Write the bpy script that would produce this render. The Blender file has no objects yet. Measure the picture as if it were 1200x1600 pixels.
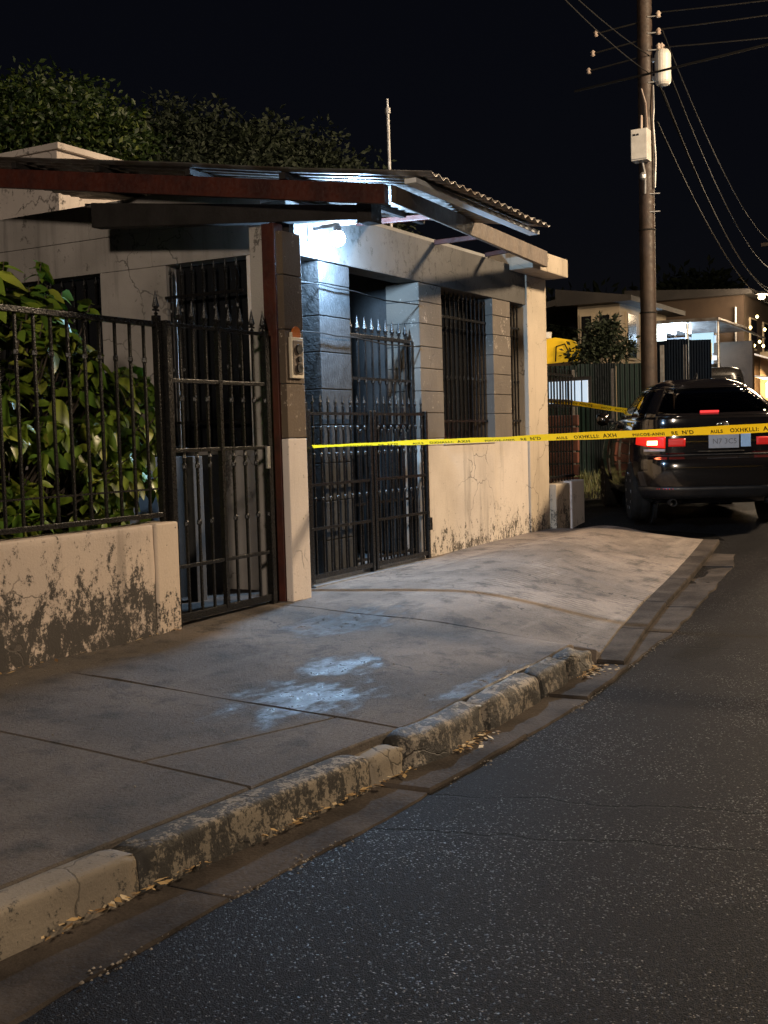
import bpy, bmesh, math, random
from mathutils import Vector, Matrix, noise
R_ = math.radians
rng = random.Random(7)
scene = bpy.context.scene
COL = scene.collection

# ------------------------------------------------------------------ camera
cam_d = bpy.data.cameras.new('camera'); cam = bpy.data.objects.new('camera', cam_d); COL.objects.link(cam)
cam_d.sensor_fit = 'HORIZONTAL'; cam_d.sensor_width = 36; cam_d.lens = 36 * 1826 / 1200
cam_d.clip_start = 0.05; cam_d.clip_end = 2000
right = Vector((0.49013, -0.87120, -0.02804)); down = Vector((-0.06900, -0.00672, -0.99759)); fwd = Vector((0.86891, 0.49089, -0.06340))
m = Matrix((right, -down, -fwd)).transposed().to_4x4(); m.translation = Vector((0, 0, 1.2)); cam.matrix_world = m
scene.camera = cam

# ------------------------------------------------------------------ night sky
w = bpy.data.worlds.new('World'); scene.world = w; w.use_nodes = True
wn = w.node_tree.nodes; wl = w.node_tree.links
bg = wn['Background']; sky = wn.new('ShaderNodeTexSky'); sky.sky_type = 'NISHITA'; sky.sun_disc = False
sky.sun_elevation = R_(-4); sky.sun_rotation = R_(60); sky.altitude = 100
bg.inputs['Strength'].default_value = 0.008
bg2 = wn.new('ShaderNodeBackground'); bg2.inputs['Color'].default_value = (0.50, 0.56, 1.0, 1); bg2.inputs['Strength'].default_value = 0.0034
ad = wn.new('ShaderNodeAddShader'); wl.new(sky.outputs[0], bg.inputs[0]); wl.new(bg.outputs[0], ad.inputs[0]); wl.new(bg2.outputs[0], ad.inputs[1])
wl.new(ad.outputs[0], wn['World Output'].inputs['Surface'])
vs = scene.view_settings
vs.view_transform = 'Standard'; vs.look = 'None'; vs.exposure = 0.0; vs.gamma = 1.0; vs.use_curve_mapping = False
cy = scene.cycles
cy.use_denoising = True; cy.max_bounces = 6; cy.diffuse_bounces = 3; cy.glossy_bounces = 3; cy.transparent_max_bounces = 12
cy.sample_clamp_indirect = 4.0; cy.caustics_reflective = False; cy.caustics_refractive = False

# light powers (the lamps themselves are built further down)
WARM = (1.0, 0.75, 0.49); NEUTRAL = (1.0, .82, .64); KEY_W = 8600; BACK_W = 7200; BULB_W = 560

# ------------------------------------------------------------------ materials
class NT:
    def __init__(s, name):
        s.m = bpy.data.materials.new(name); s.m.use_nodes = True; s.t = s.m.node_tree
        s.b = s.t.nodes['Principled BSDF']; s.o = s.t.nodes['Material Output']
    def n(s, typ, ins=None, **props):
        nd = s.t.nodes.new(typ)
        for k, v in props.items(): setattr(nd, k, v)
        for k, v in (ins or {}).items(): s.set(nd.inputs[k], v)
        return nd
    def set(s, sock, v):
        if isinstance(v, bpy.types.NodeSocket): s.t.links.new(v, sock)
        elif isinstance(v, (tuple, list)) and len(v) == 3 and sock.type == 'RGBA': sock.default_value = (*v, 1)
        else: sock.default_value = v
    def pos(s, scale=None):
        p = s.n('ShaderNodeNewGeometry').outputs['Position']
        if scale: p = s.n('ShaderNodeVectorMath', {0: p, 1: scale}, operation='MULTIPLY').outputs[0]
        return p
    def obj(s): return s.n('ShaderNodeTexCoord').outputs['Object']
    def noise(s, scale, detail=5, vec=None, rough=.55, dist=0):
        return s.n('ShaderNodeTexNoise', {'Vector': vec or s.pos(), 'Scale': scale, 'Detail': detail, 'Roughness': rough, 'Distortion': dist}).outputs['Fac']
    def vor(s, scale, vec=None, out='Distance', feature='F1'):
        return s.n('ShaderNodeTexVoronoi', {'Vector': vec or s.pos(), 'Scale': scale}, feature=feature).outputs[out]
    def math(s, op, a, b=0.0, clamp=False): return s.n('ShaderNodeMath', {0: a, 1: b}, operation=op, use_clamp=clamp).outputs[0]
    def rng(s, v, a, b, c=0.0, d=1.0): return s.n('ShaderNodeMapRange', {0: v, 1: a, 2: b, 3: c, 4: d}, interpolation_type='SMOOTHSTEP').outputs[0]
    def mix(s, f, a, b, blend='MIX'):
        nd = s.n('ShaderNodeMix', data_type='RGBA', blend_type=blend)
        s.set(nd.inputs[0], f); s.set(nd.inputs[6], a); s.set(nd.inputs[7], b); return nd.outputs[2]
    def sep(s, v): return s.n('ShaderNodeSeparateXYZ', {0: v}).outputs
    def bump(s, h, strength=.3, dist=.01, normal=None):
        d = {'Height': h, 'Strength': strength, 'Distance': dist}
        if normal: d['Normal'] = normal
        return s.n('ShaderNodeBump', d).outputs[0]
    def P(s, **k):
        for a, v in k.items(): s.set(s.b.inputs[{'col': 'Base Color', 'rough': 'Roughness', 'metal': 'Metallic', 'normal': 'Normal', 'spec': 'Specular IOR Level', 'coat': 'Coat Weight', 'emit': 'Emission Color', 'es': 'Emission Strength', 'sub': 'Subsurface Weight', 'alpha': 'Alpha'}[a]], v)
        return s.m

def simple(name, c1, c2=None, scale=6, rough=.6, metal=0, bump=.15, bscale=40, spec=.5, coat=0, rvar=.15):
    h = NT(name); c2 = c2 or tuple(x * .7 for x in c1)
    f = h.noise(scale, 6); f2 = h.noise(bscale, 4)
    h.P(col=h.mix(h.rng(f, .3, .7), c1, c2), rough=h.rng(f2, .2, .8, max(.03, rough - rvar), min(1, rough + rvar)), metal=metal, spec=spec, coat=coat)
    if bump: h.P(normal=h.bump(f2, bump, .01))
    return h.m
def emis(name, col, st, base=(.5, .5, .5)):
    h = NT(name); return h.P(col=base, emit=col, es=st, rough=.4)

def sidewalk_mat(name='sidewalk_concrete', tone=1.0):
    h = NT(name); p = h.pos(); T = lambda *q: q
    big = h.noise(.9, 4, dist=.6); mid = h.noise(4.5, 8, rough=.68); fine = h.noise(70, 5, rough=.7); grit = h.noise(260, 3)
    streak = h.noise(2.2, 6, vec=h.pos((.35, 2.0, 1)))
    c = h.mix(h.rng(big, .35, .65), T(.26, .207, .165), T(.15, .12, .097))
    c = h.mix(h.math('MULTIPLY', h.rng(mid, .48, .68), .85), c, T(.055, .046, .04))
    c = h.mix(h.math('MULTIPLY', h.rng(streak, .5, .75), .55), c, T(.33, .275, .225))
    c = h.mix(h.math('MULTIPLY', h.rng(fine, .35, .75), .5), c, h.mix(.5, c, (.04, .034, .03)))
    pit = h.vor(38); c = h.mix(h.math('MULTIPLY', h.rng(pit, .05, .16, 1, 0), h.rng(mid, .4, .6)), c, (.03, .026, .022))
    xtone = h.rng(h.math('ADD', h.sep(p)[0], h.rng(h.noise(.8, 5), .2, .8, -1.3, 1.3)), 5.0, 9.2, .40, 1.2)  # tone falls towards the near end, broken up by noise
    c = h.mix(1.0, c, h.n('ShaderNodeCombineColor', {0: xtone, 1: xtone, 2: xtone}).outputs[0], 'MULTIPLY')
    hair = None
    for (x0, k, wv) in ((6.15, .42, .0035), (9.2, -.25, .004), (8.1, .55, .003), (2.3, .3, .003)):
        e = h.math('SUBTRACT', h.sep(p)[0], h.math('ADD', h.math('MULTIPLY', h.sep(p)[1], k), x0 - k * 3.8))
        e = h.math('ABSOLUTE', h.math('ADD', e, h.rng(h.noise(1.6, 6), .2, .8, -.22, .22)))
        e = h.rng(e, wv, wv * 2.5, 1, 0); hair = e if hair is None else h.math('MAXIMUM', hair, e)
    c = h.mix(h.math('MULTIPLY', hair, .8), c, (.02, .018, .016))
    # damp patches left on the pavement
    wet = None
    for (x, y, rx, ry) in ((4.85, 3.25, .75, .5), (6.75, 4.15, .9, .45), (5.75, 2.62, .9, .14), (5.6, 3.5, .5, .3)):
        d = h.n('ShaderNodeVectorMath', {0: h.n('ShaderNodeVectorMath', {0: p, 1: (x, y, 0)}, operation='SUBTRACT').outputs[0], 1: (1 / rx, 1 / ry, 0)}, operation='MULTIPLY').outputs[0]
        L = h.rng(h.n('ShaderNodeVectorMath', {0: d}, operation='LENGTH').outputs[1], .2, 1.15, 1, 0)
        wet = L if wet is None else h.math('MAXIMUM', wet, L)
    wn_ = h.noise(5.5, 7, rough=.62, vec=h.pos((.8, 1.6, 1)))
    mask = h.rng(h.math('ADD', h.math('ADD', wn_, h.math('MULTIPLY', h.noise(26, 5, rough=.7), .22)), h.math('MULTIPLY', wet, .36)), .74, 1.02)
    mask = h.math('MULTIPLY', mask, h.rng(wet, .02, .2))
    damp = h.math('MULTIPLY', h.rng(h.math('ADD', wn_, h.math('MULTIPLY', wet, .42)), .55, .85), h.rng(wet, .0, .15))
    c = h.mix(h.math('MULTIPLY', damp, .72), c, (.022, .019, .017))
    ro = h.rng(fine, .2, .8, .62, .9)
    ro = h.n('ShaderNodeMix', {0: mask, 2: ro, 3: h.rng(h.noise(16, 5, rough=.7), .35, .65, .24, .42)}).outputs[0]
    gro = h.n('ShaderNodeTexWave', {'Vector': p, 'Scale': 4.2, 'Distortion': 4.0, 'Detail': 6, 'Detail Scale': 2.6}, bands_direction='X').outputs['Fac']
    gm = h.math('MULTIPLY', h.rng(h.sep(p)[0], 7.2, 8.6), h.rng(h.noise(3, 5), .4, .62))
    gro = h.math('MULTIPLY', h.rng(gro, .05, .35, 1, 0), gm); c = h.mix(h.math('MULTIPLY', gro, .6), c, (.07, .056, .044))
    fine = h.math('SUBTRACT', fine, h.math('MULTIPLY', gro, .6))
    bh = h.math('ADD', h.math('MULTIPLY', fine, 1.0), h.math('ADD', h.math('MULTIPLY', mid, 1.8), h.math('MULTIPLY', grit, .5)))
    nrm = h.n('ShaderNodeBump', {'Height': bh, 'Strength': h.rng(mask, 0, 1, .9, .3), 'Distance': .012}).outputs[0]
    return h.P(col=c, rough=ro, normal=nrm, spec=.5)
def asphalt_mat():
    h = NT('asphalt'); p = h.pos(); s = h.sep(p)
    big = h.noise(.7, 5); v = h.vor(170, out='Color'); vd = h.vor(170); f = h.noise(75, 4); f3 = h.noise(170, 2)
    stone = h.sep(v)[0]
    c = h.mix(h.rng(stone, .5, 1.0), (.006, .0056, .006), (.022, .021, .022))
    c = h.mix(h.math('MULTIPLY', h.rng(big, .35, .7), .6), c, (.013, .0115, .0118))
    trk = h.noise(1.1, 5, vec=h.pos((.12, 1.0, 1))); c = h.mix(h.math('MULTIPLY', h.rng(trk, .45, .65), .75), c, (.005, .0047, .005))
    oil = h.noise(1.7, 6, dist=.8); c = h.mix(h.math('MULTIPLY', h.rng(oil, .62, .74), .7), c, (.004, .0038, .004))
    hd = h.n('ShaderNodeVectorMath', {0: h.n('ShaderNodeVectorMath', {0: p, 1: (7.8, 2.02, 0)}, operation='SUBTRACT').outputs[0], 1: (2.1, 8.0, 0)}, operation='MULTIPLY').outputs[0]
    hl = h.math('ADD', h.n('ShaderNodeVectorMath', {0: hd}, operation='LENGTH').outputs[1], h.rng(h.noise(7, 6, rough=.7), .2, .8, -.55, .55))
    c = h.mix(h.math('MULTIPLY', h.rng(hl, .75, 1.15, 1, 0), .9), c, (.002, .002, .002))
    # shrinkage cracks across the lane
    cr = None
    for (x0, k, wv) in ((4.41, -.28, .009), (4.84, -.25, .006), (8.3, -.22, .006), (10.9, -.3, .006)):
        e = h.math('SUBTRACT', s[0], h.math('ADD', h.math('MULTIPLY', s[1], k), x0))
        e = h.math('ABSOLUTE', h.math('ADD', e, h.rng(h.noise(3.5, 5), .2, .8, -.05, .05)))
        e = h.rng(e, wv, wv * 2.2, 1, 0); cr = e if cr is None else h.math('MAXIMUM', cr, e)
    c = h.mix(cr, c, (.008, .008, .008))
    hh = h.math('SUBTRACT', h.math('ADD', h.math('MULTIPLY', h.rng(vd, 0, .6, 1, 0), .8), h.math('ADD', h.math('MULTIPLY', f, .9), h.math('MULTIPLY', f3, .5))), h.math('MULTIPLY', cr, 1.5))
    return h.P(col=c, rough=h.rng(h.math('ADD', h.sep(v)[1], h.rng(h.noise(1.3, 4), .3, .7, -.07, .03)), .91, .99, .64, .28), normal=h.bump(hh, .6, .007), spec=h.rng(h.math('ADD', h.sep(v)[1], h.rng(h.noise(1.3, 4), .3, .7, -.07, .03)), .91, .99, .09, .9))
def stained(name, c1, c2, mold, thr, zbot, zamp, mscale=7, streak=.35, rough=.75, bumps=.35, soft=.09, zr_=.6):
    """painted render with mould growing from the foot and rain streaks"""
    h = NT(name); p = h.pos(); s = h.sep(p)
    big = h.noise(1.3, 5); fine = h.noise(60, 5, rough=.7); st = h.noise(3, 6, vec=h.pos((1.7, 1.7, .14)), rough=.65)
    c = h.mix(h.rng(big, .3, .7), c1, c2)
    c = h.mix(h.math('MULTIPLY', h.rng(st, .52, .8), streak), c, tuple(x * .35 for x in c2))
    mn = h.noise(mscale, 9, rough=.72, vec=h.pos((1, 1, .55)), dist=.25); mn2 = h.noise(mscale * 4, 6, rough=.75); mn3 = h.noise(1.6, 3)
    z = h.rng(s[2], zbot, zbot + zr_, zamp, 0)
    val = h.math('ADD', h.math('ADD', h.math('ADD', mn, h.math('MULTIPLY', h.math('SUBTRACT', mn2, .285), .7)), h.math('MULTIPLY', mn3, .3)), z)
    mask = h.rng(val, thr + .13, thr + .13 + soft)
    spots = h.math('MULTIPLY', h.rng(h.noise(34, 3), .69, .73), h.rng(mn, .42, .55))
    mask = h.math('MAXIMUM', mask, spots)
    c = h.mix(h.math('MULTIPLY', mask, .95), c, mold)
    wp = h.n('ShaderNodeVectorMath', {0: p, 1: h.n('ShaderNodeVectorMath', {0: h.n('ShaderNodeTexNoise', {'Vector': p, 'Scale': 2.5, 'Detail': 5}).outputs['Color'], 1: (.55, .55, .55)}, operation='MULTIPLY').outputs[0]}, operation='ADD').outputs[0]
    ck = h.math('MULTIPLY', h.rng(h.vor(1.5, vec=wp, feature='DISTANCE_TO_EDGE'), .003, .012, 1, 0), h.rng(h.noise(1.1, 3), .48, .6))
    c = h.mix(h.math('MULTIPLY', ck, .7), c, tuple(x * .2 for x in c2))
    hh = h.math('SUBTRACT', h.math('ADD', fine, h.math('MULTIPLY', mn, 1.2)), ck)
    return h.P(col=c, rough=rough, normal=h.bump(hh, bumps, .01))
def leaf_mat(name, c1, c2, c3, rough=.3):
    h = NT(name); oi = h.n('ShaderNodeObjectInfo').outputs['Random']; g = h.n('ShaderNodeNewGeometry').outputs['Random Per Island']
    r = h.math('FRACT', h.math('ADD', oi, g))
    c = h.mix(h.rng(r, .1, .6), c1, c2); c = h.mix(h.rng(r, .75, 1.0), c, c3)
    return h.P(col=c, rough=rough, normal=h.bump(h.noise(25, 3), .15, .01))

M = {}
M['sidewalk'] = sidewalk_mat(tone=.55); M['driveway'] = sidewalk_mat('driveway_concrete', 1.15); M['asphalt'] = asphalt_mat()
M['kerb'] = stained('kerb_concrete', (.27, .225, .165), (.17, .142, .108), (.03, .027, .023), .74, -.9, 0, 15, .3, .8, .4)
M['kerb_mould'] = stained('kerb_mouldy', (.27, .225, .165), (.16, .135, .10), (.02, .018, .016), .60, -.9, 0, 17, .2, .8, .5)
M['kerb_dark'] = stained('kerb_mossy', (.29, .245, .19), (.18, .15, .115), (.018, .0165, .015), .575, -.9, 0, 10, .2, .6, 1.0)
M['gutter'] = simple('gutter_concrete', (.075, .061, .051), (.028, .023, .02), 3.2, .85, spec=.12, bump=.6, bscale=60)
M['gwall'] = stained('garden_wall_render', (.60, .49, .40), (.46, .38, .32), (.020, .0175, .016), .755, -.03, .25, 11, .8, soft=.13, zr_=.75)
M['gwall2'] = stained('garden_wall_pilaster', (.60, .49, .39), (.5, .41, .33), (.03, .025, .022), .88, -.03, .27, 13, .4)
M['apron'] = stained('facade_paint', (.62, .55, .475), (.48, .42, .36), (.05, .04, .03), .83, 0, .19, 13, .9)
M['pier'] = stained('corner_paint', (.5, .42, .32), (.38, .32, .24), (.05, .04, .03), .83, 0, .22, 13, .6)
M['white'] = stained('white_post_paint', (.66, .58, .53), (.56, .5, .46), (.06, .05, .04), .87, 0, .15, 10, .25)
M['sidewall'] = stained('side_wall_plaster', (.36, .33, .31), (.24, .22, .205), (.09, .08, .072), .78, 0, 0, 4, .75)
M['block'] = stained('bare_block_shaded', (.165, .137, .108), (.11, .092, .075), (.42, .36, .3), .80, 0, 0, 12, .75, .85, .6)  # bare block; the eave's shade is also put into its dark colour
M['block2'] = stained('brown_block_shaded', (.12, .085, .055), (.085, .06, .042), (.4, .33, .26), .81, 0, 0, 9, .3, .8, .5)  # brown block, its tone also holding the eave shade on the post
def swirl():
    h = NT('tooled_tile'); n = h.noise(5, 3, dist=2.5); f = h.noise(70, 4)
    wv = h.n('ShaderNodeTexWave', {'Vector': h.pos(), 'Scale': 9, 'Distortion': 9, 'Detail': 3, 'Detail Scale': 2}).outputs['Fac']
    return h.P(col=h.mix(h.rng(n, .3, .7), (.038, .038, .038), (.024, .024, .024)), rough=.8, spec=.2, normal=h.bump(h.math('ADD', h.math('MULTIPLY', wv, .8), f), .28, .008))
M['tile'] = swirl()
M['lintel'] = stained('lintel_render_shaded', (.085, .08, .074), (.052, .049, .045), (.028, .025, .022), .72, 0, 0, 5, .8)  # render colour lowered to stand in for the roof's shade
M['floor'] = simple('porch_floor_tile', (.36, .36, .36), (.26, .26, .26), 4, .3, bump=.05)
M['ceil'] = simple('ceiling_plaster', (.26, .26, .26), (.2, .2, .2), 3, .8)
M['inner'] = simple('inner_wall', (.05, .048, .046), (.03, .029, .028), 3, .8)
M['iron'] = simple('black_iron', (.006, .006, .0065), (.011, .010, .009), 25, .3, bump=.3, bscale=120, spec=.32)
M['darkmetal'] = simple('dark_sheet_metal', (.018, .019, .022), (.03, .03, .033), 8, .38, bump=.1)
M['redwood'] = simple('red_painted_wood', (.07, .017, .010), (.035, .010, .008), 5, .5, bump=.3, bscale=30)
M['darkwood'] = simple('dark_timber', (.022, .019, .018), (.013, .011, .010), 5, .7, bump=.4, bscale=30, spec=.25)
M['greywood'] = simple('weathered_timber', (.16, .12, .09), (.10, .076, .06), 4, .65, bump=.4, bscale=30)
M['zinc'] = simple('zinc_sheet', (.33, .32, .31), (.17, .13, .10), 4, .42, .75, .15, 20)
M['litpurlin'] = simple('lamplit_purlin', (.75, .75, .75), (.6, .6, .6), 6, .5, 0)  # purlin whitened to imitate lamp light on its underside
M['steel'] = simple('galvanised_steel', (.42, .42, .42), (.28, .27, .26), 10, .4, .6)
M['parapet'] = stained('parapet_paint', (.62, .55, .5), (.5, .44, .4), (.05, .045, .04), .76, 3.9, 0, 5, .4)
M['leafbush'] = leaf_mat('shrub_leaf', (.085, .16, .02), (.17, .235, .026), (.27, .29, .045), .36)
M['leaftree'] = leaf_mat('tree_leaf', (.008, .024, .004), (.025, .048, .006), (.075, .10, .012), .55)
M['leafdark'] = leaf_mat('far_tree_leaf', (.005, .012, .004), (.009, .017, .004), (.016, .026, .007), .75)
M['litter'] = leaf_mat('fallen_leaf', (.16, .085, .03), (.45, .30, .13), (.6, .5, .34), .7)
M['pebble'] = simple('grit', (.28, .24, .19), (.09, .075, .06), 40, .8)
M['bark'] = simple('bark', (.085, .065, .048), (.045, .034, .026), 14, .85, bump=.8, bscale=30)
M['polewood'] = simple('creosoted_pole', (.05, .032, .023), (.028, .019, .015), 5, .6, bump=.5, bscale=18)
M['cream'] = simple('cream_paint', (.62, .55, .43), (.5, .44, .34), 6, .5)
M['beigebox'] = simple('light_grey_enamel', (.62, .60, .56), (.5, .48, .44), 6, .4)
M['orange'] = simple('orange_plastic', (.6, .16, .03), None, 6, .4)
M['blackplastic'] = simple('black_plastic', (.015, .015, .016), None, 10, .4)
def film():
    h = NT('yellow_film'); h.P(col=(.88, .60, .012), rough=.3, normal=h.bump(h.noise(25, 3), .2, .01))
    tr = h.n('ShaderNodeBsdfTranslucent', {'Color': (.9, .62, .02)}); mx = h.n('ShaderNodeMixShader', {0: .35, 1: h.b.outputs[0], 2: tr.outputs[0]})
    h.t.links.new(mx.outputs[0], h.o.inputs['Surface']); return h.m
M['yellow'] = film()
M['ink'] = simple('black_ink', (.015, .012, .01), None, 10, .4, bump=0)
M['soil'] = simple('soil', (.05, .042, .032), (.03, .025, .02), 3, .95, bump=.6, bscale=20)
M['grass'] = leaf_mat('grass_blade', (.05, .07, .02), (.09, .09, .03), (.14, .12, .05), .6)
M['greensheet'] = simple('dark_green_sheet', (.003, .013, .010), (.002, .009, .008), 3, .45, .0, spec=.3)
M['bluesheet'] = simple('dark_blue_sheet', (.002, .005, .011), (.002, .004, .008), 3, .85, .0, spec=.08)
M['wire'] = simple('cable_black', (.009, .0085, .008), None, 5, .7, spec=.2)
M['porcelain'] = simple('porcelain', (.5, .42, .36), (.3, .22, .18), 5, .2)
M['bulb'] = emis('lit_bulb', (.80, .91, 1.0), 45, (.8, .8, .8))
M['glassdark'] = simple('dark_window_glass', (.012, .013, .015), None, 2, .12, bump=0)
M['whiteplastic'] = simple('white_plastic', (.75, .75, .75), (.65, .65, .65), 5, .4)

# ------------------------------------------------------------------ mesh helpers
def root_of(o):
    while o.parent: o = o.parent
    return o
class MB:
    def __init__(s): s.v = []; s.f = []
    def add(s, vs, fs):
        b = len(s.v); s.v += [Vector(q) for q in vs]; s.f += [tuple(i + b for i in q) for q in fs]; return s
    def hexa(s, p):  # bottom 4 ccw, top 4 ccw
        return s.add(p, [(3, 2, 1, 0), (4, 5, 6, 7), (0, 1, 5, 4), (1, 2, 6, 5), (2, 3, 7, 6), (3, 0, 4, 7)])
    def box(s, x0, x1, y0, y1, z0, z1):
        return s.hexa([(x0, y0, z0), (x1, y0, z0), (x1, y1, z0), (x0, y1, z0), (x0, y0, z1), (x1, y0, z1), (x1, y1, z1), (x0, y1, z1)])
    def beam(s, a, b, wd, h, up=(0, 0, 1)):  # rectangular bar from a to b
        a = Vector(a); b = Vector(b); d = (b - a).normalized(); sd = d.cross(Vector(up)).normalized(); u = sd.cross(d)
        q = []
        for e in (a, b):
            q.append([e - sd * wd / 2 - u * h / 2, e + sd * wd / 2 - u * h / 2, e + sd * wd / 2 + u * h / 2, e - sd * wd / 2 + u * h / 2])
        p, r = q
        return s.add(p + r, [(0, 1, 2, 3), (7, 6, 5, 4), (0, 4, 5, 1), (1, 5, 6, 2), (2, 6, 7, 3), (3, 7, 4, 0)])
    def tube(s, pts, rad, n=8, cap=True):
        pts = [Vector(q) for q in pts]; N = len(pts)
        rs = rad if isinstance(rad, (list, tuple)) else [rad] * N
        vs = []; prev = None
        for i in range(N):
            d = (pts[min(i + 1, N - 1)] - pts[max(i - 1, 0)]).normalized()
            ref = prev or (Vector((1, 0, 0)) if abs(d.z) > .8 else Vector((0, 0, 1)))
            a = (ref - d * ref.dot(d)).normalized(); prev = a; b = d.cross(a)
            for k in range(n):
                t = 2 * math.pi * k / n; vs.append(pts[i] + (a * math.cos(t) + b * math.sin(t)) * rs[i])
        fs = [(i * n + k, i * n + (k + 1) % n, (i + 1) * n + (k + 1) % n, (i + 1) * n + k) for i in range(N - 1) for k in range(n)]
        if cap: fs += [tuple(reversed(range(n))), tuple(range((N - 1) * n, N * n))]
        return s.add(vs, fs)
    def lathe(s, prof, c=(0, 0, 0), n=16, axis='z'):
        vs = []
        for r, z in prof:
            for k in range(n):
                t = 2 * math.pi * k / n; q = (r * math.cos(t), r * math.sin(t), z)
                if axis == 'y': q = (q[0], q[2], -q[1])
                if axis == 'x': q = (q[2], q[0], q[1])
                vs.append(Vector(q) + Vector(c))
        N = len(prof)
        fs = [(i * n + k, i * n + (k + 1) % n, (i + 1) * n + (k + 1) % n, (i + 1) * n + k) for i in range(N - 1) for k in range(n)]
        fs += [tuple(reversed(range(n))), tuple(range((N - 1) * n, N * n))]
        return s.add(vs, fs)
    def grid(s, fn, nu, nv):
        vs = [fn(i / nu, j / nv) for i in range(nu + 1) for j in range(nv + 1)]
        return s.add(vs, [(i * (nv + 1) + j, (i + 1) * (nv + 1) + j, (i + 1) * (nv + 1) + j + 1, i * (nv + 1) + j + 1) for i in range(nu) for j in range(nv)])
    def mesh(s, name, mt, bevel=0, smooth=False, off=Vector((0, 0, 0)), seg=2):
        me = bpy.data.meshes.new(name); me.from_pydata([q - off for q in s.v], [], s.f)
        bm = bmesh.new(); bm.from_mesh(me)
        bmesh.ops.recalc_face_normals(bm, faces=bm.faces)
        if bevel: bmesh.ops.bevel(bm, geom=[e for e in bm.edges if e.is_manifold and e.calc_face_angle(0) > .5], offset=bevel, segments=seg, affect='EDGES', profile=.6)
        if smooth:
            for q in bm.faces: q.smooth = True
        bm.to_mesh(me); bm.free(); me.materials.append(mt)
        return me
    def build(s, name, mt, parent=None, bevel=0, smooth=False, local=False, seg=2):
        off = Vector((0, 0, 0))
        if parent is not None and not local: off = root_of(parent).location.copy()
        return link(name, s.mesh(name, mt, bevel, smooth, off, seg), parent)
def link(name, me, parent=None, loc=None):
    o = bpy.data.objects.new(name, me); COL.objects.link(o)
    if parent is not None: o.parent = parent
    if loc is not None: o.location = Vector(loc) - (root_of(parent).location if parent is not None else Vector((0, 0, 0)))
    return o
def tag(o, label=None, cat=None, group=None, kind=None):
    for k, v in (('label', label), ('category', cat), ('group', group), ('kind', kind)):
        if v: o[k] = v
    return o
def thing(name, loc, label, cat, group=None, rz=0):
    o = bpy.data.objects.new(name, None); COL.objects.link(o); o.location = loc; o.rotation_euler.z = rz; o.empty_display_size = .2
    return tag(o, label, cat, group)
def box(name, mt, parent, *c, bevel=.006): return MB().box(*c).build(name, mt, parent, bevel)
def lerp(x, tab):
    if x <= tab[0][0]: return tab[0][1]
    for (a, b), (c, d) in zip(tab, tab[1:]):
        if x <= c: return b + (d - b) * (x - a) / (c - a)
    return tab[-1][1]
def sm(a, b, x):
    t = min(1, max(0, (x - a) / (b - a))); return t * t * (3 - 2 * t)
def nz(x, y, z=0, s=1): return noise.noise(Vector((x * s, y * s, z * s)))

# ------------------------------------------------------------------ terrain levels
def r(X): return lerp(X, ((6.5, -.30), (9, -.27), (11, -.2), (12.3, -.13), (13.3, -.06), (14.2, .06), (15, .1), (17.8, .1), (19.5, .42), (40, 1.1), (80, 1.4)))
def yk(X): return lerp(X, ((1, 2.70), (2.3, 2.66), (2.9, 2.61), (4.2, 2.49), (4.8, 2.42), (7, 2.46), (8.2, 2.68), (9.2, 2.84), (13.2, 3.32), (14, 3.4)))
def ya(X): return lerp(X, ((1, 2.36), (2.1, 2.32), (3, 2.30), (3.9, 2.23), (6, 2.19), (8.5, 2.34), (9.2, 2.42), (11.7, 2.66), (12.6, 2.85), (14, 3.1)))
def S(X, Y):
    k = yk(X); t = min(1.2, max(0, (Y - k) / (4.92 - k)))
    zw = lerp(X, ((6, -.015), (8, 0), (13, .045)))
    flat = -.152 + (zw + .152) * min(1, t) ** .9
    foot = r(X) + .045
    ramp = foot + (zw + .05 * sm(.3, .7, t) * (1 - sm(.75, 1, t)) * sm(7.5, 10, X) - .02 * (1 - t) - foot) * sm(-.12, .58, t)
    wgt = sm(6.93, 7.25, X)
    z = flat * (1 - wgt) + ramp * wgt
    z += .006 * nz(X, Y, 3, 1.3) + (.012 * nz(X, Y, 9, 2.2) if 4.65 < X < 7.3 else 0)
    return z

g = MB()
xs = [-150, -60, -20, -8, 0, 3, 6.5, 9, 11, 12.3, 13.4, 14.3, 15, 17.8, 18.6, 19.5, 25, 32, 40, 60, 80, 150, 500, 900]
ys = [-600, -150, -40, -14, 0, 5, 9, 14, 20, 40, 120, 600]
g.grid(lambda u, v: (xs[round(u * (len(xs) - 1))], ys[round(v * (len(ys) - 1))], r(xs[round(u * (len(xs) - 1))]) - .05), len(xs) - 1, len(ys) - 1)
tag(g.build('ground', M['soil']), kind='structure')
g = MB()
xr = [-40, -12, -4] + [i * .5 for i in range(-6, 40)] + [20, 26, 33, 40, 55, 80]
def roadpt(u, v):
    X = xr[round(u * (len(xr) - 1))]; ymax = 4.6 if X < 12.6 else (8.2 if X < 18.2 else 6.2 if X < 19 else 5.0)
    Y = -9 + (ymax + 9) * v
    return (X, Y, r(X) + .004 * nz(X, Y, 1, .8))
g.grid(roadpt, len(xr) - 1, 24)
tag(g.build('road', M['asphalt'], smooth=True), kind='structure')

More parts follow.
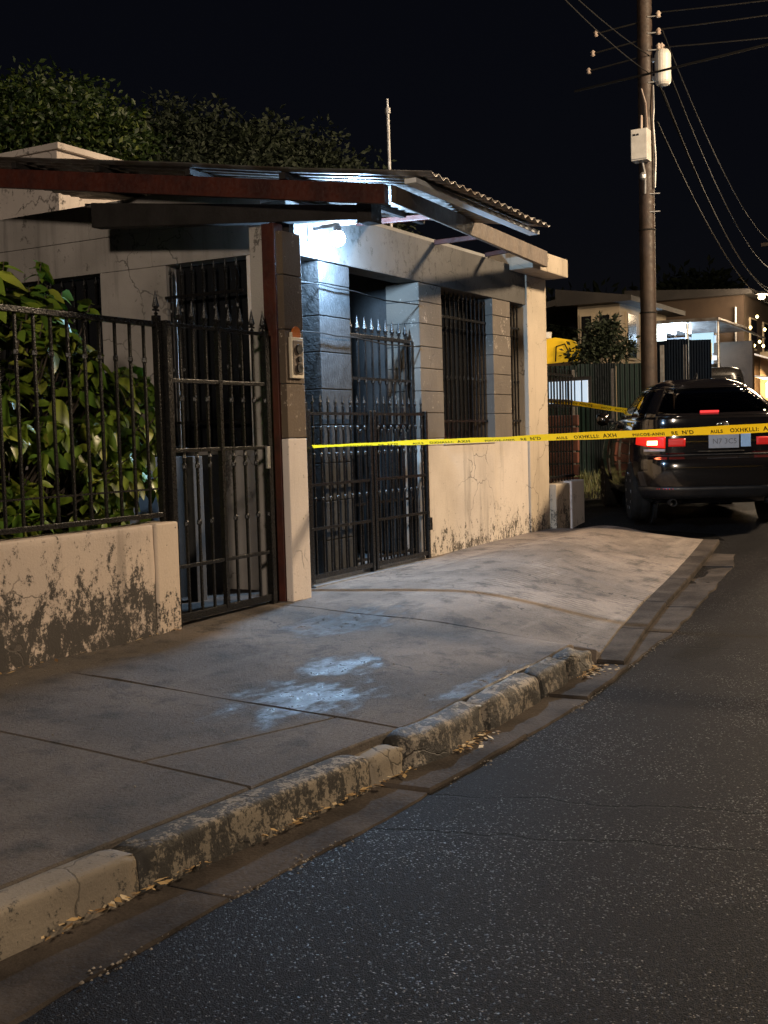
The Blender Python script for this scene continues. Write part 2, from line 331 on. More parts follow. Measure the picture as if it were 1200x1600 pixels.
# gutter slabs
gut = tag(bpy.data.objects.new('gutter', None), kind='structure'); COL.objects.link(gut)
def slab(name, mt, parent, x0, x1, fy0, fy1, fz, nx, ny, skirt=.12, lip=.008, gap=.004):
    mb = MB(); x0 += gap; x1 -= gap
    us = [0, .006 / max(.1, x1 - x0)] + [i / nx for i in range(1, nx)] + [1 - .006 / max(.1, x1 - x0), 1]
    def P(i, j, dz=0):
        X = x0 + (x1 - x0) * us[i]; a = fy0(X) + gap; b = fy1(X) - gap; e = .006 / (b - a)
        vs_ = [0, e] + [k / ny for k in range(1, ny)] + [1 - e, 1]
        Y = a + (b - a) * vs_[j]
        ed = i in (0, nx + 2) or j in (0, ny + 2)
        jx = .006 * nz(X, Y, 5, 14) if ed else 0
        return Vector((X + (jx if i in (0, nx + 2) else 0), Y + (jx if j in (0, ny + 2) else 0), fz(X, Y) - (lip if ed else 0) + dz))
    n1, n2 = len(us), ny + 3
    vs = [P(i, j) for i in range(n1) for j in range(n2)]
    fs = [(i * n2 + j, (i + 1) * n2 + j, (i + 1) * n2 + j + 1, i * n2 + j + 1) for i in range(n1 - 1) for j in range(n2 - 1)]
    ring = [i * n2 for i in range(n1)] + [(n1 - 1) * n2 + j for j in range(1, n2)] + [i * n2 + n2 - 1 for i in range(n1 - 2, -1, -1)] + [j for j in range(n2 - 2, 0, -1)]
    b = len(vs); vs += [vs[i] - Vector((0, 0, skirt)) for i in ring]; L = len(ring)
    fs += [(ring[k], ring[(k + 1) % L], b + (k + 1) % L, b + k) for k in range(L)]
    mb.add(vs, fs)
    return mb.build(name, mt, parent, smooth=False)
for a, b in ((7.06, 8.2), (8.2, 9.4), (9.4, 10.6), (10.6, 11.9), (11.9, 13.05)):
    slab('apron_slab', M['gutter'], gut, a, b, lambda X: yk(X) - .19, lambda X: yk(X) + .0, lambda X, Y: r(X) + .05 + .004 * nz(X, Y, 0, 5), 12, 3, lip=.014, gap=.004)
gx = [-2, -.4, .75, 1.55, 2.05, 3.0, 4.28, 5.3, 6.15, 7.1, 8.3, 9.4, 10.6, 11.6, 12.4]
for a, b in zip(gx, gx[1:]):
    t1, t2 = rng.uniform(-.006, .006), rng.uniform(-.006, .006)
    slab('gutter_slab', M['gutter'], gut, a, b, lambda X: ya(X) + .012 * nz(X, 0, 0, 5) - (0 if X < 8 else .045 * abs(nz(X, 3, 0, 2.2))), lambda X: yk(X) + .02,
         lambda X, Y, t1=t1, t2=t2: r(X) + .018 + t1 + (t2 - .02 * (Y - 2.3)) + .005 * nz(X, Y, 0, 4), 14, 5, lip=.012, gap=.007)
# kerb stones
kerb = tag(bpy.data.objects.new('kerb', None), kind='structure'); COL.objects.link(kerb)
def kerbstone(x0, x1, mt, lump, top=-.148, topj=None):
    mb = MB(); n = max(6, int((x1 - x0) / .05)); wdt = .135
    prof = []
    for k in range(4): prof.append((0.0 - .012 * (1 - k / 3.0), -.42 + k * (.42 - .205 + .16 - .16) / 3.0))
    rr = .03 if lump == 0 else .05
    prof = [(-.02, -.30), (-.014, -.17), (-.008, -.10), (-.002, -rr - .015)]
    for k in range(1, 6):
        a = k / 6 * math.pi / 2; prof.append((rr - rr * math.cos(a) - .002, -rr + rr * math.sin(a)))
    prof += [(rr + .01, 0), (wdt * .7, .002), (wdt - .012, .001), (wdt, -.012), (wdt, -.30)]
    m_ = len(prof); vs = []
    for i in range(n + 1):
        X = x0 + .004 + (x1 - x0 - .008) * i / n
        e = min(i, n - i); ins = (.012 if e == 0 else .003 if e == 1 else 0) * (1 + lump)
        for j, (dy, dz) in enumerate(prof):
            d = .0012 * nz(X, dy, dz, 9) + lump * (.03 * nz(X, dy * 2, dz * 2, 4.5) + .012 * nz(X + 5, dy, dz, 13))
            tz = top if not topj else top + topj(X)
            z = tz + dz - (ins if dz > -.2 else 0) + (d if -.25 < dz else 0)
            vs.append((X, yk(X) + dy + (ins if dy < .02 and dz > -.28 else 0) - d * .9, z))
    fs = [(i * m_ + j, (i + 1) * m_ + j, (i + 1) * m_ + j + 1, i * m_ + j + 1) for i in range(n) for j in range(m_ - 1)]
    fs += [tuple(range(m_)), tuple(reversed(range(n * m_, n * m_ + m_)))]
    return mb.add(vs, fs).build('kerb_stone', mt, kerb, smooth=True)
kx = [-2.2, -.9, .37, 1.62, 2.9, 4.23]
for a, b in zip(kx, kx[1:]): kerbstone(a, b, M['kerb_mould' if a == 2.9 else 'kerb'], 0)
kerbstone(4.23, 4.50, M['kerb'], .9, top=-.165)
kerbstone(4.50, 5.30, M['kerb_dark'], .75, top=-.145, topj=lambda X: .01)
kerbstone(5.30, 6.10, M['kerb_dark'], .7, top=-.14)
kerbstone(6.10, 6.55, M['kerb_dark'], .7, top=-.14)
kerbstone(6.55, 7.03, M['kerb_dark'], .8, top=-.14, topj=lambda X: -.03 * sm(6.8, 7.03, X))
# pavement slabs
pav = tag(bpy.data.objects.new('sidewalk', None), kind='structure'); COL.objects.link(pav)
kb = lambda X: yk(X) + (.137 if X < 7.05 else -.01)
wl_ = lambda X: 5.03
px_ = [-2.4, -1.45, -.43, .59, 1.61, 2.62, 3.63]
# slabs between 1.61 and 3.63 are one long pour
for a, b in ((-2.4, -.43), (-.43, 1.61), (1.61, 3.63)): slab('paving_slab', M['sidewalk'], pav, a, b, kb, wl_, S, 24, 24)
spl = lambda X: 3.14 - (X - 3.95) * .32
slab('paving_slab', M['sidewalk'], pav, 3.63, 4.65, kb, spl, S, 14, 8)
slab('paving_slab', M['sidewalk'], pav, 3.63, 4.65, spl, wl_, S, 14, 18)
slab('driveway_slab', M['sidewalk'], pav, 4.65, 7.05, kb, lambda X: 5.24, S, 44, 34)
slab('driveway_slab', M['driveway'], pav, 7.05, 9.7, kb, lambda X: 5.3, S, 44, 34)
# last slab ends on a slant
def endx(Y): return 13.05 + (Y - 2.96) * .2
mb = MB()
def lastpt(u, v):
    Y = 0; X1 = None
    for _ in range(3):
        X1 = 9.708 + (endx(Y) - 9.708) * u if X1 is not None else 9.708 + (13.2 - 9.708) * u
        Y = (yk(X1) - .01) + (5.3 - yk(X1) + .01) * v
    ed = u in (0, 1) or v in (0, 1)
    return (X1, Y, max(S(X1, Y), r(X1) + .02) - (.012 if ed else 0))
mb.grid(lastpt, 40, 34)
o = mb.build('driveway_slab', M['driveway'], pav)
o.modifiers.new('thick', 'SOLIDIFY').thickness = .1; o.modifiers['thick'].offset = -1 if o.data.polygons[0].normal.z > 0 else 1
# dark patched hole at the slab's end
mb = MB(); pts = [(13.22, 3.1), (13.55, 3.3), (13.65, 3.75), (13.7, 4.4), (13.75, 4.75), (13.45, 4.9), (13.38, 4.3), (13.3, 3.7), (13.2, 3.35)]
mb.add([(x + .02, y, r(x) + .012) for x, y in pts] + [(x, y, r(x) - .03) for x, y in pts], [tuple(range(len(pts)))] + [(i, (i + 1) % 9, 9 + (i + 1) % 9, 9 + i) for i in range(9)])
M['tar'] = simple('tar_patch', (.003, .003, .003), (.007, .0065, .006), 12, .9, bump=1, bscale=60, spec=.04)
tag(mb.build('road_patch', M['tar']), kind='structure')
# porch and yard paving
mb = MB(); mb.box(4.0, 7.75, 5.05, 9.8, -.2, -.012); tag(mb.build('yard_paving', M['gutter'], bevel=.004), kind='structure')

# ------------------------------------------------------------------ garden wall and iron fence
FY = 4.92
t = thing('garden_wall', (4.5, FY, -.05), 'low cream wall with black mould along its foot, below the iron fence', 'wall')
mb = MB(); mb.grid(lambda u, v: (2.6 + 3.13 * u, FY + .006 * nz(2.6 + 3.13 * u, v * .7, 0, 5), -.1 + .79 * v), 60, 16)
f_ = mb.build('wall', M['gwall'], t, smooth=True); mo = f_.modifiers.new('thick', 'SOLIDIFY'); mo.thickness = .2; mo.offset = -1 if f_.data.polygons[0].normal.y < 0 else 1
mo = f_.modifiers.new('soft', 'BEVEL'); mo.width = .012; mo.segments = 2
box('pilaster', M['gwall2'], t, 5.735, 5.955, FY - .012, FY + .2, -.1, .695, bevel=.012)

def bar_mesh(name, h, sec=.014, collars=(), taper=False):
    mb = MB(); a = sec / 2
    mb.box(-a, a, -a, a, 0, h)
    for z in collars: mb.lathe([(a * 1.1, z - .022), (a * 2.1, z - .012), (a * 2.1, z + .012), (a * 1.1, z + .022)], n=6)
    return mb.mesh(name, M['iron'])
def fin_mesh(name, s=1):
    mb = MB(); mb.lathe([(.006 * s, 0), (.016 * s, .012 * s), (.006 * s, .024 * s), (.008 * s, .035 * s), (.024 * s, .06 * s), (.015 * s, .095 * s), (.001, .165 * s)], n=6)
    mb.box(-.03 * s, .03 * s, -.005, .005, .028 * s, .04 * s)
    return mb.mesh(name, M['iron'])
FIN = fin_mesh('finial', 1.0); FINS = fin_mesh('finial_small', .62)
t = thing('iron_fence', (4.5, FY + .08, .69), 'black iron bar fence standing on the low mouldy garden wall', 'fence')
yb = FY + .08
MB().box(2.6, 5.93, yb - .02, yb + .02, 1.955, 1.99).build('rail', M['iron'], t, .003)
MB().box(2.6, 5.93, yb - .018, yb + .018, .725, .757).build('rail', M['iron'], t, .003)
MB().box(2.6, 5.93, yb - .006, yb + .006, .905, .917).build('rail', M['iron'], t)
bm_ = bar_mesh('fence_bar', 1.2, .016, (.98,))
i = 0; X = 5.80
while X > 2.7:
    b = link('bar', bm_, t, (X + rng.uniform(-.004, .004), yb, .757)); b.rotation_euler.z = rng.uniform(-.2, .2); X -= .1345
MB().box(5.905, 5.95, yb - .022, yb + .022, .69, 2.03).build('post', M['iron'], t, .004)
link('finial', FIN, t, (5.928, yb, 2.03))

# ------------------------------------------------------------------ walk-in gate
GY = 4.97
t = thing('iron_gate', (6.55, GY, 0), 'tall black iron gate with spear tips between garden wall and white post', 'gate')
for z in (.02, .37, 1.14, 1.60, 1.965): MB().box(6.01, 7.07, GY - .012, GY + .012, z, z + (.05 if z == .02 else .026)).build('rail', M['iron'], t, .003)
for x in (5.985, 7.09): MB().box(x - .024, x + .024, GY - .024, GY + .024, -.03 if x > 6 else -.04, 2.0).build('stile', M['iron'], t, .004)
gb = bar_mesh('gate_bar', 1.94, .016, (.62, 1.0, 1.45)); gb2 = bar_mesh('gate_bar_thick', 1.98, .034)
xs_ = [6.12 + .136 * k for k in range(8)]
for k, x in enumerate(xs_):
    b = link('bar', gb if k != 3 else gb2, t, (x, GY, .045)); f_ = link('finial', FIN, b); f_.location = (0, 0, 1.94)
    f_ = link('collar', FINS, b); f_.location = (0, 0, 1.02)
MB().box(7.02, 7.06, GY - .04, GY - .024, 1.0, 1.16).build('lock_plate', M['steel'], t, .003)

# ------------------------------------------------------------------ house
YF = 5.22
H = thing('house', (10.5, YF, 0), 'small grey block house with iron window grilles and corrugated porch roof', 'house')
# facade
box('apron_wall', M['apron'], H, 10.03, 11.745, YF, YF + .2, -.1, 1.11, bevel=.008)
box('apron_wall', M['apron'], H, 11.75, 12.70, YF + .006, YF + .2, -.1, 1.16, bevel=.008)
o = box('corner_pillar', M['pier'], H, 12.70, 13.3, YF - .018, YF + .36, -.1, 3.03, bevel=.012)
def blocks(name, X0, X1, Y0, Y1, zs, mt, parent, proud=.0):
    core = MB().box(X0 + .01, X1 - .01, Y0 + .012, Y1 - .004, zs[0] + .001, zs[-1] - .001).build(name, M['inner'], parent)
    for a, b in zip(zs, zs[1:]):
        j = rng.uniform(0, .004)
        MB().box(X0, X1, Y0 - j, Y1, a + .003, b - .003).build('block', mt, core, .006)
    return core
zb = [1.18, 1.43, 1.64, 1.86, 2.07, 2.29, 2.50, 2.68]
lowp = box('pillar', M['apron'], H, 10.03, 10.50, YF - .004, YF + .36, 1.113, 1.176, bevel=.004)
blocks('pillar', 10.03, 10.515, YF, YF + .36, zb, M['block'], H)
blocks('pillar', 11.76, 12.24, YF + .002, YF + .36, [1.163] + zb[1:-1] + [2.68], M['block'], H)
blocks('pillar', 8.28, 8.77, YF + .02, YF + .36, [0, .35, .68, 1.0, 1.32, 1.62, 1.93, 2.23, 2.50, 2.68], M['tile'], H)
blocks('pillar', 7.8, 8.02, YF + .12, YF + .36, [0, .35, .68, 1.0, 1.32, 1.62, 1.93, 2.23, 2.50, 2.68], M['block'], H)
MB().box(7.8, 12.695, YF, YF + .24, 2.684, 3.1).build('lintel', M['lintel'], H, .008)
box('sill', M['apron'], H, 10.5, 11.76, YF - .015, YF + .3, 1.112, 1.14)
box('sill', M['apron'], H, 12.24, 12.70, YF + .21, YF + .36, 1.0, 1.14)
MB().box(12.25, 13.36, 4.94, YF + .3, 3.035, 3.25).build('corner_cap', M['pier'], H, .012)
# side wall with two window openings, built as butted courses
SX = 7.8
def sw(y0, y1, z0, z1, mt='sidewall'): return MB().box(SX, SX + .2, y0, y1, z0, z1).build('side_wall', M[mt], H, .005)
sw(YF + .362, 6.45, -.1, 1.15); sw(6.455, 7.19, -.1, 2.70); sw(7.195, 8.6, -.1, 1.2); sw(8.605, 10.0, -.1, 2.7)
sw(YF + .362, 5.62, 1.153, 2.70, 'white')
zz = 2.703
for y0, y1 in ((YF + .242, 6.6), (6.604, 8.1), (8.104, 10.0)): sw(y0, y1, 2.703, 3.0)
for y0, y1 in ((YF + .242, 7.3), (7.304, 10.0)): sw(y0, y1, 3.004, 3.3)
for a in ((8.0, 10.0),):
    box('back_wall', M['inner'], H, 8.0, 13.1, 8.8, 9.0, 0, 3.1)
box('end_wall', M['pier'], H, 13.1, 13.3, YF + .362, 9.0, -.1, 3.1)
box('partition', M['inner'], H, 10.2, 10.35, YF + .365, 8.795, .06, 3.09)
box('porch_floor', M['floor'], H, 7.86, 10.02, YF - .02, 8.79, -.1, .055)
box('room_floor', M['floor'], H, 10.36, 13.09, YF + .365, 8.79, -.1, .05)
box('roof_slab', M['ceil'], H, 7.82, 13.25, YF + .245, 9.2, 3.102, 3.22)
# rear sheet door in the porch
dr = MB()
for k in range(9): dr.box(8.86 + k * .125, 8.86 + k * .125 + .119, 5.95, 5.985 + .008 * (k % 2), .06, 2.42)
dr.build('door', M['darkmetal'], H, .004)
box('door_frame', M['iron'], H, 8.80, 10.05, 5.99, 6.02, .056, 2.5)
box('inner_door', M['darkmetal'], H, 8.02, 8.20, 6.6, 6.64, .056, 2.2)
box('washbasin_cabinet', M['inner'], H, 8.05, 8.6, 7.0, 7.5, .056, 1.0) if False else None
# white leaning panel of the side yard, low wall behind the walk-in gate
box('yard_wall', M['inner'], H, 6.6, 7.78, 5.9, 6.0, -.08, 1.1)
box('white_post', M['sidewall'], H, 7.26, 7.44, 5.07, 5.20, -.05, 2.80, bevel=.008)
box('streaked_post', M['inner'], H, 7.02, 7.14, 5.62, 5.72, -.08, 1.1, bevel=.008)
# grilles
def grille(x0, x1, y, z0, z1, n, along='x', fins=True):
    pt = lambda a, z: (a, y, z) if along == 'x' else (y, a, z)
    fr = MB()
    q = (x0, x1, y - .012, y + .012) if along == 'x' else (y - .012, y + .012, x0, x1)
    fr.box(*q, z0 + .2, z0 + .224)
    gr = fr.build('window_grille', M['iron'], H)
    for z in (z1 - .28,):
        MB().box(*q, z, z + .024).build('rail', M['iron'], gr)
    L = z1 - z0 - .12; me = bar_mesh('grille_bar', L, .014, (L * .45, L * .8))
    for k in range(n):
        a = x0 + (x1 - x0) * (k + .5) / n
        link('bar', me, gr, pt(a, z0 + .02))
        if fins: link('finial', FINS, gr, pt(a, z0 + .02 + L))
    return gr
grille(10.52, 11.75, YF + .09, 1.14, 2.68, 12)
grille(12.245, 12.69, YF + .09, 1.14, 2.68, 5)
grille(5.64, 6.44, SX - .03, 1.16, 2.69, 7, 'y')
grille(7.22, 8.58, SX + .05, 1.21, 2.69, 10, 'y')
for c_ in ((10.53, 11.74, YF + .25, YF + .256, 1.15, 2.67), (SX + .12, SX + .126, 5.63, 6.44, 1.16, 2.69), (SX + .12, SX + .126, 7.22, 8.58, 1.22, 2.69)):
    MB().box(*c_).build('dark_pane', M['glassdark'], H)  # opaque dark sheets added to keep the rooms behind them dark
# lit curtained window seen through the far grille
M['litwin'] = emis('lit_window_pane', (.8, .88, 1.0), 1.1)
wf = MB().box(12.40, 12.66, 8.74, 8.795, 1.2, 2.0).build('lit_window', M['whiteplastic'], H, .004)
for k in range(3): MB().box(12.42 + k * .08, 12.485 + k * .08, 8.725, 8.738, 1.23, 1.97).build('pane', M['litwin'], wf)
# canopy
CN = MB().box(7.215, 7.40, 4.875, 5.03, 2.742, 2.805) if False else MB().box(7.36, 7.42, 4.90, 5.02, 2.745, 2.82).build('canopy', M['darkwood'], H)
def zr(Y): return 2.93 + (Y - 3.94) * .163      # top of the rafters
for x, mt in ((7.10, 'redwood'), (9.18, 'darkwood')):
    ys0 = 3.92 if x < 8 else 5.5
    MB().hexa([(x - .03, ys0, zr(ys0) - .135), (x + .03, ys0, zr(ys0) - .135), (x + .03, 8.6, zr(8.6) - .16), (x - .03, 8.6, zr(8.6) - .16),
               (x - .03, ys0, zr(ys0)), (x + .03, ys0, zr(ys0)), (x + .03, 8.6, zr(8.6)), (x - .03, 8.6, zr(8.6))]).build('rafter', M[mt], CN, .004)
for y in (4.75, 5.6, 6.5, 7.4): MB().beam((7.06, y, zr(y) + .027), (9.24, y, zr(y) + .02), .05, .05).build('purlin', M['darkwood'], CN, .004)
MB().beam((7.03, 3.70, zr(3.70) + .02), (9.2, 3.69, zr(3.69) - .03), .09, .035).build('purlin', M['litpurlin'], CN, .006)
sh = MB(); NX = 15 * 8
def sheet(x0, x1, dz, dy):
    def fn(u, v):
        X = x0 + (x1 - x0) * u; Y = 3.55 + dy + (8.7 - 3.55) * v
        return (X, Y + .006 * nz(X, 0, 0, 6) * (v == 0), 2.93 + (Y - 3.94) * .163 + .075 + dz + .014 * math.sin(2 * math.pi * X / .125) + .012 * nz(X, Y, 0, 1.2) - .03 * (X - 7.05) * (1 - v) / 2.2)
    return fn
for k, (a, b) in enumerate(((7.04, 7.83), (7.78, 8.56), (8.51, 9.26))):
    mb = MB().grid(sheet(a, b, .004 * (k % 2), rng.uniform(-.02, .02)), 48, 10)
    o = mb.build('corrugated_sheet', M['zinc'], CN, smooth=True); o.modifiers.new('t', 'SOLIDIFY').thickness = .003
# cantilever beam over the gate post
MB().hexa([(7.25, 4.14, 2.74), (7.36, 4.14, 2.74), (7.36, 6.75, 2.97), (7.25, 6.75, 2.97), (7.25, 4.14, 2.84), (7.36, 4.14, 2.84), (7.36, 6.75, 3.17), (7.25, 6.75, 3.17)]).build('cantilever_beam', M['darkwood'], CN, .006)
MB().box(7.23, 7.38, 4.12, 4.24, 2.72, 2.86).build('end_block', M['darkwood'], CN, .006)
MB().hexa([(7.05, 3.86, 2.79), (7.11, 3.85, 2.79), (12.5, 4.86, 3.06), (12.5, 4.92, 3.06), (7.05, 3.86, 2.91), (7.11, 3.85, 2.91), (12.5, 4.86, 3.235), (12.5, 4.92, 3.235)]).build('eave_beam', M['greywood'], CN, .006)
for x in (8.9, 10.4, 11.6):
    y = 3.88 + (x - 7.08) / 5.42 * 1.0
    MB().beam((x, y + .05, 2.95 + (x - 7) * .045), (x, YF - .003, 3.03 + (x - 7) * .02), .04, .045).build('joist', M['redwood'], CN, .004)
for zc, yo in ((2.48, .012), (2.08, .016)):
    MB().tube([(7.5, 5.0, zc + .03), (7.9, YF + .1, zc + .01), (8.26, YF - yo, zc), (8.5, YF - yo, zc - .012), (8.79, YF - yo, zc - .006), (9.4, YF + .02, zc - .03), (10.02, YF - .01, zc - .02)], .006, 6).build('cable', M['wire'], H)
# gate post at the corner
P1 = box('gate_post', M['white'], H, 7.21, 7.46, 4.87, 4.93, -.05, 1.213, bevel=.008)
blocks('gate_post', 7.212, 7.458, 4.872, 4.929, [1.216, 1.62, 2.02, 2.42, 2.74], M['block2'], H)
box('red_post', M['redwood'], H, 7.20, 7.32, 4.933, 5.045, -.05, 2.80, bevel=.006)

# upper storey behind
t = thing('rear_building', (12, 10, 3.2), 'cream parapet block rising behind the porch roof', 'building')
box('wall', M['parapet'], t, 9.5, 15, 9.3, 14, 0, 4.40)
box('coping', M['parapet'], t, 9.46, 15.04, 9.24, 14.04, 4.402, 4.47)
t = thing('neighbour_house', (13, 15, 0), 'dark tiled gable roof at the left edge of the photo', 'house')
box('wall', M['sidewall'], t, 13.6, 18, 13.6, 19, 0, 5.6)
rf = MB()
rf.hexa([(13.1, 13.1, 5.80), (18.3, 13.1, 5.80), (18.3, 16.3, 7.2), (13.1, 16.3, 7.2), (13.1, 13.1, 5.9), (18.3, 13.1, 5.9), (18.3, 16.3, 7.3), (13.1, 16.3, 7.3)])
rf.hexa([(13.1, 16.305, 7.2), (18.3, 16.305, 7.2), (18.3, 19.5, 5.80), (13.1, 19.5, 5.80), (13.1, 16.305, 7.3), (18.3, 16.305, 7.3), (18.3, 19.5, 5.9), (13.1, 19.5, 5.9)])
ro = rf.build('roof', M['inner'], t)
M['rooftile'] = simple('clay_tile', (.16, .08, .06), (.09, .06, .05), 8, .7)
for k in range(10):
    y = 13.15 + k * .32; z = 5.92 + (y - 13.1) * .4375
    MB().beam((13.06, y - .02, z), (13.4, y - .02, z), .34, .03, up=(0, -.4, 1)).build('roof_tile', M['rooftile'], ro)
MB().box(13.55, 13.59, 13.6, 19, 3, 5.8).build('gable', M['sidewall'], t)

# intercom on the post
t = thing('intercom', (7.33, 4.87, 1.68), 'cream intercom plate with orange top on the brown gate post', 'intercom')
box('plate', M['cream'], t, 7.255, 7.415, 4.845, 4.871, 1.66, 1.965, bevel=.006)
MB().lathe([(.055, 0), (.055, .012), (.04, .02)], (7.335, 4.848, 1.99), 14, 'y').build('orange_cap', M['orange'], t)
MB().box(7.27, 7.40, 4.85, 4.872, 1.966, 2.0).build('cap_base', M['cream'], t, .004)
mb = MB().box(7.275, 7.395, 4.838, 4.844, 1.69, 1.94); mb.build('recess', M['greywood'], t, .003)
for z, rr in ((1.875, .038), (1.80, .022), (1.735, .036)): MB().lathe([(rr, 0), (rr, .012), (rr * .6, .016)], (7.335, 4.837 - .016, z), 14, 'y').build('button', M['blackplastic'], t)
t = thing('switch_box', (7.47, 4.95, 1.64), 'tiny white switch box on the side of the gate post', 'switch')
MB().box(7.46, 7.485, 4.90, 4.97, 1.62, 1.72).build('case', M['whiteplastic'], t, .004)
MB().box(7.462, 7.48, 4.892, 4.899, 1.65, 1.69).build('cover', M['beigebox'], t)
MB().tube([(7.47, 4.94, 1.72), (7.475, 4.95, 2.2), (7.475, 4.98, 2.68)], .006, 6).build('cable', M['wire'], t)

# wall lamp
LP = Vector((8.21, 5.00, 2.825))
t = thing('wall_lamp', (LP.x, YF, LP.z), 'lit round bulb fixed to the lintel below the corrugated roof', 'lamp')
MB().box(LP.x - .11, LP.x + .10, YF - .014, YF - .001, LP.z - .02, LP.z + .13).build('back_plate', M['whiteplastic'], t, .004)
MB().tube([(LP.x - .03, YF - .013, LP.z + .09), (LP.x - .03, YF - .10, LP.z + .10), (LP.x - .01, LP.y, LP.z + .105)], .016, 8).build('arm', M['blackplastic'], t)
MB().lathe([(.018, .045), (.03, .055), (.032, .10), (.02, .115)], LP, 14).build('socket', M['blackplastic'], t, smooth=False)
MB().box(LP.x - .14, LP.x + .14, LP.y - .10, YF - .002, LP.z + .125, LP.z + .137).build('shade_plate', M['whiteplastic'], t, .003)
MB().lathe([(.001 + .064 * math.sin(k / 12 * math.pi), -.064 * math.cos(k / 12 * math.pi)) for k in range(13)], LP, 20).build('bulb', M['bulb'], t, smooth=True)
ld = bpy.data.lights.new('bulb_light', 'POINT'); ld.energy = BULB_W; ld.color = (.40, .66, 1.0); ld.shadow_soft_size = .06
lo = bpy.data.objects.new('bulb_light', ld); COL.objects.link(lo); lo.parent = t; lo.location = Vector((0, -.0, 0)) + (LP - t.location) + Vector((0, -.03, -.075))

# driveway gate (two low leaves) and the tall leaf behind it
GZ = .03; GD = YF - .06
t = thing('driveway_gate', (8.95, GD, 0), 'low black iron gate with spear tips under the lamp, behind the tape', 'gate')
for (xa, xb) in ((7.90, 8.93), (8.96, 10.0)):
    lf = MB().box(xa, xb, GD - .014, GD + .014, GZ + .03, GZ + .07).build('leaf_frame', M['iron'], t, .003)
    for z in (.46, .82, 1.40): MB().box(xa, xb, GD - .01, GD + .01, z, z + .024).build('rail', M['iron'], lf)
    for x in (xa + .02, xb - .02): MB().box(x - .02, x + .02, GD - .02, GD + .02, GZ - (.04 if 8.8 < x < 8.95 else 0), 1.44).build('stile', M['iron'], lf, .003)
    me = bar_mesh('low_gate_bar', 1.38, .0145, (.62, .98, 1.2))
    for k in range(8):
        x = xa + .04 + (xb - xa - .08) * (k + .5) / 8
        b = link('bar', me, lf, (x, GD, GZ + .06)); f_ = link('finial', FINS, lf, (x, GD, GZ + 1.44))
MB().box(9.97, 10.03, GD - .03, GD + .01, .3, .42).build('hinge', M['iron'], t, .003)
MB().box(7.86, 7.90, GD - .02, GD + .02, .0, 1.5).build('hinge_post', M['iron'], t, .003)
# pale steel threshold under the gate
MB().box(7.88, 10.0, GD - .06, GD + .03, -.05, GZ - .01).build('threshold', M['steel'], t, .003)
t = thing('tall_gate_leaf', (9.4, YF + .06, 0), 'taller black iron gate leaf standing open behind the low driveway gate', 'gate')
yy = YF + .08
MB().box(8.80, 9.99, yy - .014, yy + .014, 2.09, 2.125).build('rail', M['iron'], t, .003)
for z in (1.72, 1.30, .6, .1): MB().box(8.80, 9.99, yy - .01, yy + .01, z, z + .024).build('rail', M['iron'], t)
for x in (8.8, 9.98): MB().box(x - .02, x + .02, yy - .02, yy + .02, .056, 2.125).build('stile', M['iron'], t, .003)
me = bar_mesh('tall_gate_bar', 2.03, .016, (1.2, 1.65))
for k in range(9):
    x = 8.86 + .128 * k; link('bar', me, t, (x, yy, .06)); link('finial', FIN, t, (x, yy, 2.12))

# ------------------------------------------------------------------ barrier tape
def ribbon(name, path, width, twist, label, text=None):
    t = thing(name, path[0], label, 'tape', 'barrier tapes')
    pts = []
    N = 90
    P_ = [Vector(q) for q in path]
    def cr(u):
        s = u * (len(P_) - 1); i = min(int(s), len(P_) - 2); f = s - i
        a, b, c, d = P_[max(i - 1, 0)], P_[i], P_[i + 1], P_[min(i + 2, len(P_) - 1)]
        return .5 * ((2 * b) + (c - a) * f + (2 * a - 5 * b + 4 * c - d) * f * f + (3 * b - a - 3 * c + d) * f ** 3)
    L = [0]; C = [cr(i / 400) for i in range(401)]
    for a, b in zip(C, C[1:]): L.append(L[-1] + (b - a).length)
    def frame(s):
        s = min(max(s, 0), L[-1] - 1e-4); i = next(k for k in range(400) if L[k + 1] >= s); f = (s - L[i]) / max(1e-6, L[i + 1] - L[i])
        c = C[i].lerp(C[i + 1], f); d = (C[i + 1] - C[i]).normalized(); sd = d.cross(Vector((0, 0, 1))).normalized(); up = sd.cross(d)
        a = twist(s / L[-1]) + .12 * math.sin(s * 5.1) + .07 * math.sin(s * 13)
        wv = up * math.cos(a) + sd * math.sin(a); nn = d.cross(wv)
        return c, wv, nn
    n = int(L[-1] / .03)
    mb = MB()
    for k in range(n + 1):
        c, wv, nn = frame(L[-1] * k / n)
        for q in (-.5, 0, .5): mb.v.append(c + wv * width * q + nn * .004 * (q == 0))
    mb.f = [(i * 3 + j, (i + 1) * 3 + j, (i + 1) * 3 + j + 1, i * 3 + j + 1) for i in range(n) for j in range(2)]
    o = mb.build('film', M['yellow'], t, smooth=True)
    if text:
        s0 = .25; k = 0
        while s0 < L[-1] - .5 and k < 24:
            cu = bpy.data.curves.new('lettering', 'FONT'); cu.body = text[k % len(text)]; cu.size = width * (.52 + .18 * ((k * 7) % 3) / 2); cu.offset = .0012; cu.resolution_u = 2; cu.space_character = 1.15
            ob = bpy.data.objects.new('tmp', cu); COL.objects.link(ob); dg = bpy.context.evaluated_depsgraph_get(); me = bpy.data.meshes.new_from_object(ob.evaluated_get(dg))
            bpy.data.objects.remove(ob); mx = max((q.co.x for q in me.vertices), default=0)
            if s0 + mx > L[-1] - .1: break
            for q in me.vertices:
                c, wv, nn = frame(s0 + q.co.x)
                q.co = c + wv * (q.co.y - width * .26) + nn * (.0062) - t.location
            me.materials.append(M['ink'])
            link('lettering', me, t)
            # the same print on the other face
            me2 = me.copy()
            for q in me2.vertices: pass
            s0 += mx + (.05, .03, .12)[k % 3]; k += 1
    return t
